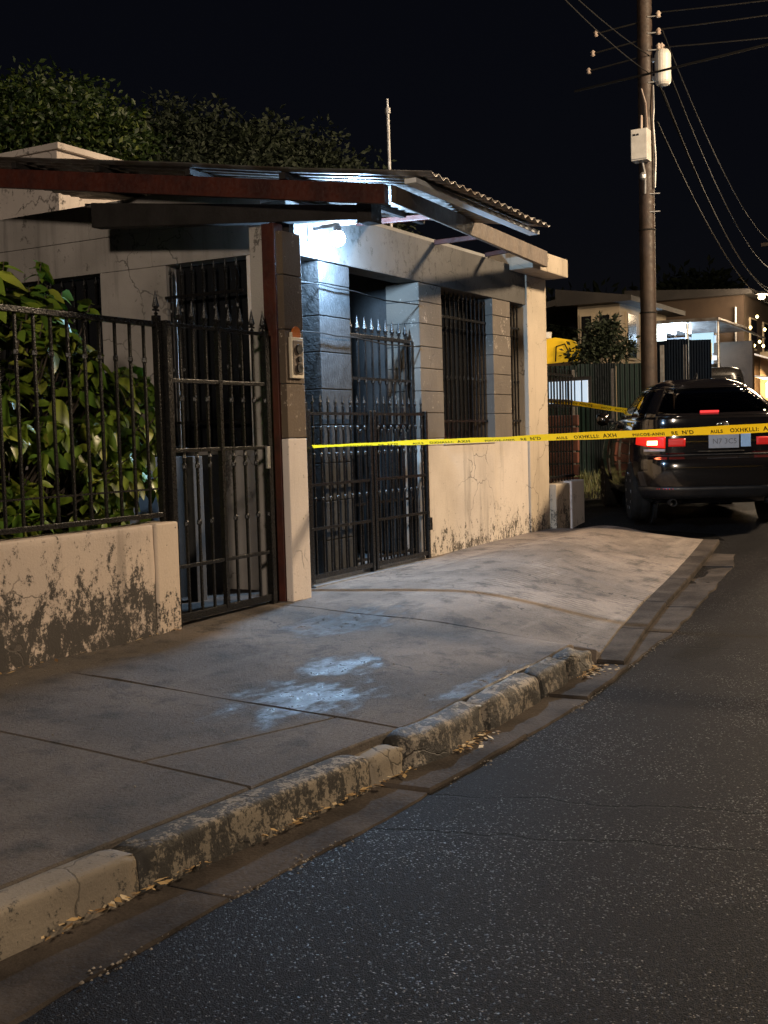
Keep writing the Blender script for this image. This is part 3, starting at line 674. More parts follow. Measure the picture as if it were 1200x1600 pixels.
TXT = ['PIIICOE-ANNI', 'RE', "N'D", 'AULS', 'OXHKLLI:', 'AXH']
ribbon('barrier_tape', [(7.93, 5.12, 1.145), (8.15, 4.4, 1.155), (8.3, 3.5, 1.165), (8.33, 2.4, 1.18), (8.3, 1.64, 1.195), (8.35, 0, 1.25), (8.4, -2.6, 1.3)], .066,
       lambda u: 1.15 - .7 * sm(.02, .45, u), 'long yellow tape with black lettering stretched from the gate across the street', TXT)
ribbon('barrier_tape', [(15.0, 6.05, 1.66), (15.35, 5.6, 1.60), (15.6, 5.1, 1.5), (15.8, 4.6, 1.42)], .07, lambda u: .5, 'short yellow tape behind the dark car near its mirror', ['PIIICOE'])
# gate-side post that carries the far end of the tape
t = thing('bollard_post', (8.4, -2.65, r(8.4)), 'thin steel post holding the tape across the street', 'post')
MB().tube([(8.4, -2.65, r(8.4) - .1), (8.4, -2.65, 1.5)], .03, 10).build('tube', M['steel'], t); MB().lathe([(.04, 0), (.042, .03), (.02, .06)], (8.4, -2.65, 1.48), 10).build('cap', M['steel'], t)

# ------------------------------------------------------------------ foliage
def leaf_shape(L, Wd, bend=.25, n=4):
    mb = MB(); vs = []
    for i in range(n + 1):
        u = i / n; wd = Wd * math.sin(math.pi * min(1, u ** .8 * .97 + .015)) * .5 + .001; z = -bend * L * u * u
        vs += [(-wd, u * L, z + .12 * wd), (0, u * L, z - .03 * L * (0 < i < n)), (wd, u * L, z + .12 * wd)]
    mb.add(vs, [(i * 3 + j, i * 3 + j + 1, (i + 1) * 3 + j + 1, (i + 1) * 3 + j) for i in range(n) for j in range(2)])
    return mb
LV = []
for k in range(4):
    LV.append(leaf_shape(.105 + .016 * k, .06 + .007 * k, .2 + .12 * k).mesh('shrub_leaf', M['leafbush'], smooth=True))
def rnd_rot(rg, dirn, droop):
    d = Vector(dirn).normalized(); d.z -= droop; d.normalize()
    q = d.to_track_quat('Y', 'Z'); return q @ Matrix.Rotation(rg.uniform(-.9, .9), 3, 'Y').to_quaternion()
rg = random.Random(3)
t = thing('garden_shrub', (5.5, 5.75, 0), 'big glossy green shrub growing behind the black iron fence', 'shrub')
stems = MB()
cl = []   # leaf rosettes: (pos, dir)
for k in range(470):
    while True:
        a = Vector((rg.uniform(-1, 1), rg.uniform(-1, 1), rg.uniform(-1, 1)))
        if .45 < a.length < 1: break
    c = Vector((5.40, 5.66, 1.22)) + Vector((a.x * 1.25, a.y * .46, a.z * 1.12))
    if c.z < .2 or c.x < 3.6: continue
    if c.z > 1.75 and c.x > 5.9: continue
    if rg.random() < .35 and a.y > .2: continue
    if c.z < .8 and c.x > 6.35: continue
    cl.append((c, a))
for (dx, z) in [(-.1, 2.38), (.25, 2.42), (-.45, 2.3), (.5, 2.25), (-.85, 2.3), (.05, 2.2)] + [(rg.uniform(-1.1, .55), rg.uniform(1.9, 2.36)) for _ in range(26)]: cl.append((Vector((5.45 + dx, 5.85 + rg.uniform(-.2, .1), z)), Vector((dx, -.2, 1))))
allv = []
for c, a in cl:
    base = Vector((5.35 + (c.x - 5.35) * .25, 5.85, .0))
    mid = base.lerp(c, .55) + Vector((0, .05, .25))
    stems.tube([base, mid, c], [.012, .008, .004], 5)
    nl = rg.randint(6, 9); up = (a.normalized() + Vector((0, -.15, .6))).normalized()
    for i in range(nl):
        an = i * 2.4 + rg.uniform(-.3, .3); ref = up.orthogonal().normalized(); b = up.cross(ref)
        d = (ref * math.cos(an) + b * math.sin(an)) * 1.0 + up * rg.uniform(.1, .7)
        allv.append((c - up * .03 * i * .5, d, rg.uniform(.55, 1.35)))
stems.build('stem', M['bark'], t)
allv.sort(key=lambda q: q[0].y + .35 * abs(q[0].z - 1.3) * 0)   # the street side first
rest = MB()
front = allv[:]
for k, (c, d, s) in enumerate(front):
    q = rnd_rot(rg, d, .35)
    if k < 300:
        o = link('leaf', LV[k % 4], t, c); o.rotation_mode = 'QUATERNION'; o.rotation_quaternion = q; o.scale = (s, s, s)
    else:
        me = LV[k % 4]; rest.add([c + q @ (v.co * s) for v in me.vertices], [tuple(p.vertices) for p in me.polygons])
o = rest.build('foliage', M['leafbush'], t, smooth=True); o['kind'] = 'stuff'

def tree(name, label, base, blobs, nleaf, ls, mt, seed, trunk_r=.16, group=None):
    rg = random.Random(seed)
    t = thing(name, base, label, 'tree', group)
    B = Vector(base); tr = MB(); top = Vector((sum(b[0] for b in blobs) / len(blobs), sum(b[1] for b in blobs) / len(blobs), min(b[2] for b in blobs)))
    tr.tube([B - Vector((0, 0, .2)), B.lerp(top, .5) + Vector((.1, .05, 0)), top], [trunk_r, trunk_r * .75, trunk_r * .5], 9)
    for b in blobs: tr.tube([top, top.lerp(Vector(b[:3]), .5) + Vector((0, 0, -.1)), Vector(b[:3])], [trunk_r * .45, trunk_r * .3, .02], 6)
    tr.build('trunk', M['bark'], t, smooth=True)
    mb = MB(); tot = sum(b[3] ** 2 for b in blobs)
    for b in blobs:
        c = Vector(b[:3]); R0 = b[3]; nc = int(nleaf * R0 * R0 / tot / 14)
        for k in range(nc):
            d = Vector((rg.gauss(0, 1), rg.gauss(0, 1), rg.gauss(0, 1))).normalized()
            rr = R0 * (rg.uniform(.25, 1.0) ** .45) * (1 + .45 * nz(d.x + seed, d.y, d.z, 2.3))
            cc = c + Vector((d.x * rr, d.y * rr, d.z * rr * .8))
            for i in range(14):
                e = Vector((rg.gauss(0, 1), rg.gauss(0, 1), rg.gauss(0, .7))).normalized()
                p = cc + e * ls * rg.uniform(.3, 2.4); y = (e + Vector((0, 0, -.25))).normalized(); x = y.orthogonal().normalized()
                x = Matrix.Rotation(rg.uniform(0, 6.28), 3, y) @ x; l = ls * rg.uniform(.7, 1.3); n_ = x.cross(y)
                mb.add([p, p + y * l * .45 + x * l * .26 + n_ * l * .06, p + y * l, p + y * l * .45 - x * l * .26 + n_ * l * .06], [(0, 1, 2, 3)])
    mb.build('crown', mt, t)
    return t
tree('garden_tree', 'leafy green tree behind the parapet at the upper left', (14.2, 14.6, 0), [(13.3, 13.6, 5.9, 1.1), (14.0, 12.9, 5.6, 1.1), (13.0, 14.8, 6.0, 1.2), (14.4, 13.9, 6.4, .9), (12.3, 14.0, 5.2, .9), (13.6, 12.2, 4.9, .8)], 34000, .105, M['leaftree'], 11, .2)
tree('garden_tree', 'dark tree in the middle of the row behind the house', (16.4, 13.2, 0), [(15.8, 12.9, 5.95, 1.15), (16.6, 12.1, 5.8, 1.15), (15.6, 11.6, 5.1, 1.0), (14.6, 11.8, 5.1, .75)], 26000, .105, M['leafdark'], 12, .2)
tree('garden_tree', 'dark tree nearest the antenna mast behind the house', (18.2, 12.0, 0), [(17.6, 11.9, 5.8, 1.15), (18.3, 11.2, 5.5, 1.05), (17.2, 10.9, 5.0, 1.0), (18.3, 10.5, 4.9, .75)], 26000, .105, M['leafdark'], 13, .2)
tree('small_tree', 'small dark green tree above the green fence beside the yellow board', (22.2, 7.9, .5), [(22.2, 7.6, 3.0, .28), (22.1, 7.85, 2.7, .25), (22.4, 7.3, 2.8, .26), (22.2, 7.45, 3.2, .2)], 2400, .10, M['leafdark'], 14, .05)
tree('far_tree', 'black tree silhouette beyond the brown building', (72, 18.5, 1.4), [(70.5, 19.5, 8.6, 1.7), (71, 18.0, 9.0, 1.5), (72, 17.2, 8.8, 1.5), (70, 21, 8.2, 1.4)], 5000, .5, M['leafdark'], 15, .3)
tree('far_tree', 'black tree silhouette behind the far cream house', (60, 22, 1.2), [(60, 22.6, 6.8, 1.6), (60, 20.6, 7.0, 1.4), (60, 24.5, 6.8, 1.5)], 4000, .5, M['leafdark'], 16, .3)
# weed at the wall's end
t = thing('weed', (13.35, 4.85, r(13.3)), 'small green weed at the foot of the house corner', 'plant')
for k in range(16):
    o = link('leaf', LV[k % 4], t); a = k * 2.4; o.location = (.05 * math.cos(a), .05 * math.sin(a), .02); o.rotation_mode = 'QUATERNION'; o.rotation_quaternion = rnd_rot(rg, (math.cos(a), math.sin(a), rg.uniform(.3, 1.6)), 0); s = rg.uniform(.4, .65); o.scale = (s * .8, s, s)
# grass on the bank below the green fence
mb = MB()
for k in range(2600):
    x, y = rg.uniform(17.9, 19.9), rg.uniform(5.6, 8.6); z = r(x) - .05; h = rg.uniform(.06, .2); a = rg.uniform(0, 6.28); b = Vector((math.cos(a), math.sin(a), 0)); l = Vector((rg.uniform(-.06, .06), rg.uniform(-.06, .06), h))
    p = Vector((x, y, z)); mb.add([p - b * .012, p + b * .012, p + l], [(0, 1, 2)])
tag(mb.build('grass_bank', M['grass']), 'rough grass on the bank below the green fence', 'grass', kind='stuff')
# litter in the gutter
mb = MB(); rg = random.Random(5)
def leaflet(x, y, z, s):
    a = rg.uniform(0, 6.28); u = Vector((math.cos(a), math.sin(a), rg.uniform(-.2, .2))); v = Vector((-math.sin(a), math.cos(a), rg.uniform(-.4, .4))); p = Vector((x, y, z))
    mb.add([p - u * s, p - v * s * .45 + Vector((0, 0, s * .12)), p + u * s + Vector((0, 0, s * .2)), p + v * s * .45 + Vector((0, 0, s * .12))], [(0, 1, 2, 3)])
for k in range(1100):
    x = rg.uniform(1.5, 7.0)
    if nz(x, 0, 7, 2.4) < -.12: continue
    dens = .45 + .55 * sm(4.2, 5.2, x) * (1 - .3 * sm(6.6, 7, x))
    if rg.random() > dens: continue
    y = yk(x) - .015 - abs(rg.gauss(0, .016 + .04 * sm(4.3, 5.5, x)))
    leaflet(x, y, r(x) + .022 + rg.uniform(0, .012), rg.choice((.005, .008, .011, .015, .024)))
for k in range(60):
    x = rg.uniform(7, 12); leaflet(x, yk(x) - abs(rg.gauss(0, .05)), r(x) + .03, rg.uniform(.008, .02))
for k in range(26):
    x = rg.uniform(4.2, 5.9); leaflet(x, FY - abs(rg.gauss(.02, .05)), S(x, 4.85) + .012, rg.uniform(.012, .03))
for k in range(40):
    x = rg.uniform(6.7, 7.3); leaflet(x, yk(x) - rg.uniform(-.01, .18), r(x) + .026, rg.uniform(.01, .028))
tag(mb.build('leaf_litter', M['litter']), 'dry yellow leaves and bits strewn along the kerb foot', 'litter', kind='stuff')
mb = MB()
for k in range(620):
    x = rg.uniform(1.2, 8.5); y = ya(x) + .012 * nz(x, 0, 0, 5) + rg.gauss(0, .02); s = rg.uniform(.002, .0065) * (1 + .5 * (rg.random() < .06))
    if nz(x, 0, 3, 3.1) < -.05: continue
    z = r(x) + .012
    mb.lathe([(s * .3, -s * .5), (s, 0), (s * .4, s * .6)], (x, y, z), 5)
for k in range(160):
    x = rg.uniform(2, 12); y = rg.uniform(yk(x) + .1, 5.0); s = rg.uniform(.002, .006); mb.lathe([(s * .3, -s * .5), (s, 0), (s * .4, s * .6)], (x, y, S(x, y) + .003), 5)
tag(mb.build('grit', M['pebble']), 'pale grit and pebbles along the edge of the asphalt', 'grit', kind='stuff')

# ------------------------------------------------------------------ antenna, pole and wires
t = thing('antenna_mast', (10.22, 5.6, 3.22), 'thin steel mast standing on the roof against the night sky', 'mast')
MB().tube([(10.22, 5.6, 3.2), (10.21, 5.6, 4.42)], .016, 8).build('mast', M['steel'], t)
MB().tube([(10.21, 5.6, 4.42), (10.205, 5.6, 4.5)], .009, 6).build('tip', M['steel'], t)
MB().lathe([(.028, 0), (.028, .05)], (10.212, 5.6, 4.36), 8).build('clamp', M['steel'], t)
PX, PY = 19.9, 5.92
t = thing('utility_pole', (PX, PY, .45), 'tall brown wooden utility pole carrying a transformer and a white box', 'utility pole')
pl = MB(); pp = [(PX, PY, .3 + k * 1.0) for k in range(12)]
pl.tube(pp, [.142 - .0025 * k for k in range(12)], 20).build('shaft', M['polewood'], t, smooth=True)
tf = MB().lathe([(.02, -.02), (.1, 0), (.125, .03), (.135, .06), (.135, .50), (.12, .54), (.10, .57), (.02, .58)], (PX + .02, PY - .30, 7.0), 20).build('transformer', M['beigebox'], t, smooth=False, bevel=.004)
MB().box(PX - .02, PX + .05, PY - .19, PY - .1, 7.1, 7.16).build('bracket', M['steel'], tf); MB().box(PX - .02, PX + .05, PY - .19, PY - .1, 7.4, 7.46).build('bracket', M['steel'], tf)
for dx in (-.05, .05): MB().lathe([(.02, 0), (.03, .03), (.018, .05), (.03, .07), (.015, .12)], (PX + .02 + dx, PY - .30, 7.56), 8).build('bushing', M['porcelain'], tf)
bx_ = MB().box(PX - .38, PX - .14, PY - .13, PY + .15, 5.72, 6.24).build('meter_cabinet', M['beigebox'], t, .012)
for dy in (.03, .09): MB().box(PX - .386, PX - .381, PY + dy - .02, PY + dy + .02, 6.13, 6.16).build('vent', M['blackplastic'], bx_)
MB().box(PX - .385, PX - .381, PY - .12, PY + .14, 5.74, 5.75).build('door_edge', M['steel'], bx_)
MB().tube([(PX - .19, PY + .02, 6.24), (PX - .18, PY + .02, 6.5)], .022, 8).build('conduit', M['porcelain'], t)
MB().tube([(PX - .22, PY, 5.72), (PX - .20, PY - .04, 5.5), (PX - .16, PY - .02, 5.2)], .02, 8).build('conduit', M['steel'], t)
MB().tube([(PX - .05, PY - .15, 7.0), (PX - .1, PY - .17, 6.6), (PX - .08, PY - .15, 6.4), (PX - .06, PY - .18, 5.8), (PX - .06, PY - .16, 5.3)], .015, 7).build('conduit', M['steel'], t)
MB().tube([(PX - .15, PY + .02, 6.95), (PX - .15, PY - .05, 6.7), (PX - .15, PY - .08, 6.2)], .012, 6).build('conduit', M['porcelain'], t)
MB().lathe([(.02, 0), (.055, .03), (.06, .09), (.03, .13)], (PX - .2, PY + .0, 5.42), 12).build('junction', M['steel'], t)
for z, zl, L in ((8.10, 8.0, .8), (7.80, 7.68, .86), (7.52, 7.40, .94)):
    rd = MB().tube([(PX - .06, PY + .05, z - .02), (PX - .16, PY + L, zl)], .014, 6).build('bracket_rod', M['wire'], t)
    MB().lathe([(.015, -.05), (.04, -.035), (.025, 0), (.045, .02), (.02, .05)], (PX - .16, PY + L, zl), 10).build('insulator', M['porcelain'], rd)
for z in (8.13, 7.86, 7.58, 7.05, 5.2, 4.9):
    MB().tube([(PX - .1, PY - .08, z), (PX - .04, PY - .24, z)], .012, 6).build('step_bolt', M['steel'], t)
for z in (8.15, 7.87, 7.62):
    MB().lathe([(.015, -.05), (.045, -.035), (.03, 0), (.05, .02), (.02, .06)], (PX - .04, PY - .25, z), 10).build('insulator', M['porcelain'], t)
for z in (4.6, 3.2): MB().lathe([(.146, 0), (.146, .02)], (PX, PY, z), 16).build('band', M['wire'], t)
def wire(a, b, sag, rad, label, grp='overhead wires'):
    a = Vector(a); b = Vector(b); n = 24
    o = MB().tube([a.lerp(b, k / n) - Vector((0, 0, sag * 4 * (k / n) * (1 - k / n))) for k in range(n + 1)], rad, 5).build('power_line', M['wire'])
    tag(o, label, 'wire', grp); return o
wire((PX, PY - .25, 8.2), (20.3, -9, 8.2), .35, .011, 'topmost thin wire leaving the pole towards the upper right')
wire((PX, PY - .25, 7.92), (20.2, -9, 8.1), .3, .011, 'second wire down leaving the pole to the right')
wire((PX, PY - .25, 7.62), (20.4, -9, 7.4), .3, .011, 'third wire down leaving the pole to the right')
wire((19.47, 7.02, 7.02), (16.5, -9, 7.4), .12, .02, 'thick slanting cable crossing in front of the pole')
wire((PX, PY - .1, 7.5), (7.0, 5.2, 7.35), .35, .009, 'upper faint wire running off the top edge left of the pole')
wire((PX, PY - .1, 7.2), (7.0, 5.0, 7.2), .35, .009, 'lower faint wire running off the top edge left of the pole')
EX, EY = 44.0, 8.1
wire((PX, PY - .25, 6.98), (EX, EY, 5.9), 1.0, .016, 'drop cable sagging from the transformer to the right edge')
wire((PX, PY - .2, 6.4), (EX, EY, 5.5), .9, .014, 'lowest drop cable sagging beside the pole')
wire((PX, PY - .3, 7.5), (EX, EY + .1, 6.7), .9, .013, 'middle drop cable sagging right of the pole')
wire((PX, PY - .3, 7.9), (EX, EY + .1, 7.6), .8, .012, 'uppermost drop cable sagging right of the pole')
wire((PX, PY - .3, 6.9), (EX, EY - .1, 6.2), 1.2, .012, 'slack drop cable hanging below the others')
t = thing('utility_pole', (EX, EY, r(EX)), 'far utility pole at the right edge where the sagging cables end', 'utility pole')
MB().tube([(EX, EY, r(EX) - .2), (EX, EY, 8.6)], [.14, .11], 12).build('shaft', M['polewood'], t, smooth=True); MB().box(EX - .06, EX + .06, EY - .8, EY + .8, 7.7, 7.82).build('crossarm', M['polewood'], t)

# ------------------------------------------------------------------ low wall, bars, green fence beyond the house
t = thing('end_wall_block', (13.8, 5.2, 0), 'low white wall with stained foot right after the house corner', 'wall')
box('wall', M['pier'], t, 13.305, 13.78, 5.12, 5.32, -.05, .58, bevel=.02)
box('end_post', M['white'], t, 13.785, 14.25, 5.10, 5.36, -.05, .60, bevel=.02)
t = thing('iron_fence', (13.8, 5.22, .58), 'short black iron bar fence on the low wall beyond the house corner', 'fence')
for z in (.64, 1.9): MB().box(13.31, 14.2, 5.205, 5.235, z, z + .03).build('rail', M['iron'], t)
me = bar_mesh('short_fence_bar', 1.4, .016, (1.0,))
for k in range(9): link('bar', me, t, (13.36 + k * .1, 5.22, .6))
# carport clutter behind the bars
t = thing('lit_window', (17.4, 6.6, 1.6), 'bluish lit window with slats seen above the low fence bars', 'window')
M['blind'] = emis('lit_blind', (.55, .78, 1.0), .75)
MB().box(17.4, 17.45, 6.1, 7.4, 1.6, 2.06).build('frame', M['blackplastic'], t)
for k in range(11): MB().box(17.375, 17.395, 6.14 + k * .115, 6.14 + k * .115 + .085, 1.66, 2.0).build('slat', M['blind'], t)
M['redtin'] = simple('rusty_red_sheet', (.16, .055, .035), (.08, .03, .022), 5, .5)
t = thing('red_sheet_stack', (17.2, 6.7, .3), 'reddish brown metal boards stacked behind the low fence bars', 'boards')
for k in range(6): MB().box(17.05 + .02 * (k % 2), 17.12 + .02 * (k % 2), 6.2, 7.5, .35 + k * .19, .35 + k * .19 + .165).build('board', M['redtin'], t, .01)
def sheetfence(name, a, b, z0, z1, mt, label, n):
    t = thing(name, ((a[0] + b[0]) / 2, (a[1] + b[1]) / 2, z0), label, 'fence')
    A = Vector((*a, 0)); Bv = Vector((*b, 0)); d = (Bv - A); L = d.length; d /= L; nn = Vector((-d.y, d.x, 0))
    for k in range(n):
        s0 = L * k / n + .01; s1 = L * (k + 1) / n - .01; N = 8
        mb = MB(); q = []
        for i in range(N * 4 + 1):
            s = s0 + (s1 - s0) * i / (N * 4); off = (0, .022, .022, 0)[i % 4]
            q.append(A + d * s + nn * off)
        for c in q: mb.v += [c + Vector((0, 0, z0)), c + Vector((0, 0, z1 - .02 * (k % 2)))]
        mb.f = [(2 * i, 2 * i + 2, 2 * i + 3, 2 * i + 1) for i in range(len(q) - 1)]
        o = mb.build('sheet', mt, t); o.modifiers.new('t', 'SOLIDIFY').thickness = .006
        c = A + d * (L * k / n); MB().box(c.x - .03, c.x + .03, c.y + .04, c.y + .1, z0 - .1, z1 - .1).build('post', M['steel'], t)
    return t
sheetfence('sheet_fence', (19.6, 8.6), (20.6, 6.0), .38, 2.42, M['greensheet'], 'dark green corrugated metal fence behind the car and pole', 4)
sheetfence('sheet_fence', (20.95, 5.92), (21.35, 5.2), .4, 2.82, M['bluesheet'], 'dark blue corrugated panel right of the utility pole', 2)
# yellow board with black marks
t = thing('yellow_board', (22.3, 8.6, 2.4), 'yellow board with black painted strokes above the green fence', 'board')
mb = MB(); yb_ = [(8.05, 2.62), (8.95, 2.58), (8.98, 3.05), (8.5, 3.10), (8.12, 3.02), (8.0, 2.85)]
mb.add([(22.2, y, z) for y, z in yb_] + [(22.3, y, z) for y, z in yb_], [tuple(range(6)), tuple(range(11, 5, -1))] + [(i, (i + 1) % 6, 6 + (i + 1) % 6, 6 + i) for i in range(6)])
M['yboard'] = emis('glowing_yellow', (1, .55, .02), .35, (.8, .5, .02)); mb.build('panel', M['yboard'], t)  # yellow colour with a weak glow of its own added
for y0, z0, y1, z1 in ((8.86, 2.66, 8.78, 2.9), (8.78, 2.9, 8.7, 2.66), (8.85, 2.76, 8.7, 2.78), (8.5, 2.62, 8.48, 2.92), (8.48, 2.92, 8.3, 2.96), (8.3, 2.96, 8.22, 2.8), (8.3, 2.7, 8.2, 2.66)):
    MB().beam((22.19, y0, z0), (22.19, y1, z1), .02, .035, up=(1, 0, 0)).build('stroke', M['ink'], t)
MB().lathe([(.08, 0), (.11, .02), (.12, .13), (.13, .14)], (22.25, 8.72, 3.08), 14).build('white_tub', M['whiteplastic'], t)
for y in (8.15, 8.85): MB().box(22.31, 22.36, y - .03, y + .03, .4, 3.0).build('post', M['steel'], t)

# ------------------------------------------------------------------ background buildings
M['farcream'] = simple('far_cream_wall', (.5, .42, .30), (.4, .33, .24), 2, .8)
M['fartan'] = simple('far_brown_wall', (.075, .05, .033), (.05, .033, .022), 1.5, .85)
M['farroof'] = simple('far_roof', (.045, .04, .038), (.03, .027, .026), 2, .7)
M['tube'] = emis('lit_fluorescent', (.80, .90, 1.0), 25)
M['shopwall'] = simple('pale_shop_wall', (.6, .63, .68), (.5, .53, .6), 3, .6)
def house(name, label, x0, x1, y0, y1, z0, z1, wall, roof, over, wins_x=(), wins_y=(), rise=.5):
    """x0: face towards the camera side, y0: street face"""
    t = thing(name, ((x0 + x1) / 2, (y0 + y1) / 2, z0), label, 'house')
    box('wall', wall, t, x0, x1, y0, y1, z0 - .5, z1, bevel=0)
    q = MB(); ym = (y0 + y1) / 2
    q.hexa([(x0 - over, y0 - over, z1 - .05), (x1 + over, y0 - over, z1 - .05), (x1 + over, y1 + over, z1 - .05), (x0 - over, y1 + over, z1 - .05),
            (x0 - over, y0 - over, z1 + .1), (x1 + over, y0 - over, z1 + .1), (x1 + over, y1 + over, z1 + .1 + rise), (x0 - over, y1 + over, z1 + .1 + rise)])
    q.build('roof', roof, t)
    for (y, z, wy, wz) in wins_x:
        f_ = MB().box(x0 - .06, x0 - .003, y, y + wy, z, z + wz).build('window', M['farcream'], t)
        MB().box(x0 - .075, x0 - .062, y + .06, y + wy - .06, z + .06, z + wz - .06).build('pane', M['glassdark'], f_)
    for (x, z, wx, wz) in wins_y:
        f_ = MB().box(x, x + wx, y0 - .06, y0 - .003, z, z + wz).build('window', M['farcream'], t)
        MB().box(x + .06, x + wx - .06, y0 - .075, y0 - .062, z + .06, z + wz - .06).build('pane', M['glassdark'], f_)
    return t
hA = house('background_house', 'far cream two storey house with a dark roof left of the utility pole', 33.2, 38.0, 10.72, 12.0, 1, 4.95, M['farcream'], M['farroof'], .5,
      [(11.5, 3.7, .42, .95), (10.95, 3.7, .42, .95), (11.3, 1.6, .5, .9)], [(33.7, 3.3, .9, 1.4), (35.3, 3.3, .9, 1.4)], .35)
MB().box(33.3, 38, 12.003, 13.4, .5, 3.4).build('porch_wall', M['fartan'], hA); MB().hexa([(32.6, 12.45, 4.92), (38.4, 12.45, 4.92), (38.4, 13.8, 4.7), (32.6, 13.8, 4.7), (32.6, 12.45, 5.1), (38.4, 12.45, 5.1), (38.4, 13.8, 4.85), (32.6, 13.8, 4.85)]).build('porch_roof', M['farroof'], hA)
hB = house('background_house', 'far brown two storey building behind the white lit shop', 41.0, 48, 8.9, 12.6, 1.1, 5.75, M['fartan'], M['farroof'], .35, [(11.2, 4.3, .6, .7), (9.8, 4.3, .5, .7)], [(41.8, 3.9, 1.0, 1.1), (44, 3.9, 1.0, 1.1), (46, 3.9, 1, 1.1)], .3)
MB().tube([(40.9, 9.15, 1.5), (40.9, 9.15, 5.3)], .04, 6).build('downpipe', M['steel'], hB)
hC = house('background_house', 'far orange lit house front at the right edge behind the car', 45, 50, 8.95, 10.6, 1.2, 3.9, M['farcream'], M['farroof'], .5, [(9.2, 2.0, .5, .8)], [(46, 2.2, .8, 1.1), (48, 2.2, .8, 1.1)], .2)
# shop with fluorescent light
t = thing('corner_shop', (38, 9.6, 1.1), 'small shop with white fluorescent light glowing under its flat awning', 'shop')
box('back_wall', M['shopwall'], t, 39.6, 39.8, 9.5, 11.4, .8, 4.3); box('side_front', M['fartan'], t, 39.0, 39.3, 8.2, 9.45, .8, 4.0)
q = MB(); q.hexa([(36.6, 8.7, 4.50), (39.6, 8.5, 4.35), (39.6, 11.4, 4.35), (36.6, 11.3, 4.55), (36.6, 8.7, 4.6), (39.6, 8.5, 4.5), (39.6, 11.4, 4.5), (36.6, 11.3, 4.65)])
aw = q.build('awning', M['zinc'], t)
q = MB(); q.hexa([(36.6, 8.0, 4.2), (39.6, 7.9, 4.05), (39.6, 8.48, 4.33), (36.6, 8.68, 4.48), (36.6, 8.0, 4.26), (39.6, 7.9, 4.11), (39.6, 8.48, 4.39), (36.6, 8.68, 4.54)]); q.build('awning_flap', M['zinc'], t)
for y in (10.1, 10.6): MB().tube([(37.2, y, 4.38), (38.6, y, 4.36)], .04, 8).build('tube_lamp', M['tube'], t)
MB().box(36.7, 36.8, 9.75, 11.3, 1.0, 4.0).build('counter_wall', M['bluesheet'], t)
for y in (8.75, 9.7): MB().tube([(36.75, y, 1.0), (36.75, y, 4.5)], .05, 8).build('post', M['steel'], t)
M['poster'] = emis('backlit_cyan_poster', (.35, .75, .95), .9); M['sign'] = emis('lit_white_sign', (.9, .95, 1), 1.2)
MB().box(36.95, 37.0, 8.95, 9.62, 3.55, 4.18).build('poster', M['poster'], t)
mb = MB().box(36.9, 36.94, 9.0, 9.22, 3.78, 3.86).box(36.9, 36.94, 9.0, 9.08, 3.32, 3.775); mb.build('yellow_figure', M['yboard'], t)
for k in range(4): MB().box(36.95, 37, 8.85 + k * .22, 8.98 + k * .22, 3.32, 3.46).build('price_card', M['sign'], t)
MB().box(36.9, 37.0, 8.75, 9.65, .9, 3.2).build('counter', M['inner'], t)
ld = bpy.data.lights.new('tube_light', 'POINT'); ld.energy = 260; ld.color = (.55, .77, 1); ld.shadow_soft_size = .3
lo = bpy.data.objects.new('tube_light', ld); COL.objects.link(lo); lo.parent = t; lo.location = Vector((37.6, 10.2, 4.1)) - t.location
# right-hand stalls
t = thing('market_awning', (42, 8.2, 1.2), 'pale awnings and warm lit stall at the right edge behind the car', 'stall')
MB().hexa([(41.2, 7.7, 3.35), (43.5, 7.7, 3.3), (43.5, 9.0, 3.75), (41.2, 9.0, 3.8), (41.2, 7.7, 3.41), (43.5, 7.7, 3.36), (43.5, 9.0, 3.81), (41.2, 9.0, 3.86)]).build('awning', M['shopwall'], t)
MB().hexa([(41.0, 7.4, 2.75), (43.5, 7.4, 2.7), (43.5, 8.55, 2.85), (41.0, 8.55, 2.9), (41.0, 7.4, 2.81), (43.5, 7.4, 2.76), (43.5, 8.55, 2.91), (41.0, 8.55, 2.96)]).build('awning', M['shopwall'], t)
box('back_wall', M['farcream'], t, 43.6, 43.8, 7.4, 9.0, .9, 3.9); box('counter', M['fartan'], t, 41.3, 41.6, 8.0, 8.9, .9, 2.1)
MB().box(41.28, 41.34, 8.05, 8.25, 2.2, 2.65).build('lit_card', M['sign'], t)
for y in (7.75, 8.95): MB().tube([(41.3, y, 1.0), (41.3, y, 3.5)], .04, 8).build('post', M['steel'], t)
M['wbulb'] = emis('lit_warm_bulb', (1.0, .72, .38), 40)
M['wbulb2'] = emis('lit_yellow_bulb', (1.0, .8, .3), 14)
for k, (x, y, z) in enumerate(((41.2, 8.72, 4.6), (41.2, 8.42, 4.1), (41.2, 8.5, 4.95), (41.2, 8.3, 3.95), (41.2, 8.6, 3.98), (41.2, 8.25, 4.5), (41.2, 8.85, 3.9))):
    MB().lathe([(.02, -.05), (.05, 0), (.02, .05)], (x, y, z), 8).build('small_bulb', M['wbulb2'], t)

ld = bpy.data.lights.new('stall_light', 'POINT'); ld.energy = 700; ld.color = (1, .6, .25); ld.shadow_soft_size = .1
lo = bpy.data.objects.new('stall_light', ld); COL.objects.link(lo); lo.parent = t; lo.location = Vector((41.9, 8.3, 2.62)) - t.location
MB().lathe([(.02, -.06), (.06, 0), (.02, .06)], (41.9, 8.3, 2.7), 8).build('stall_bulb', M['wbulb2'], t)

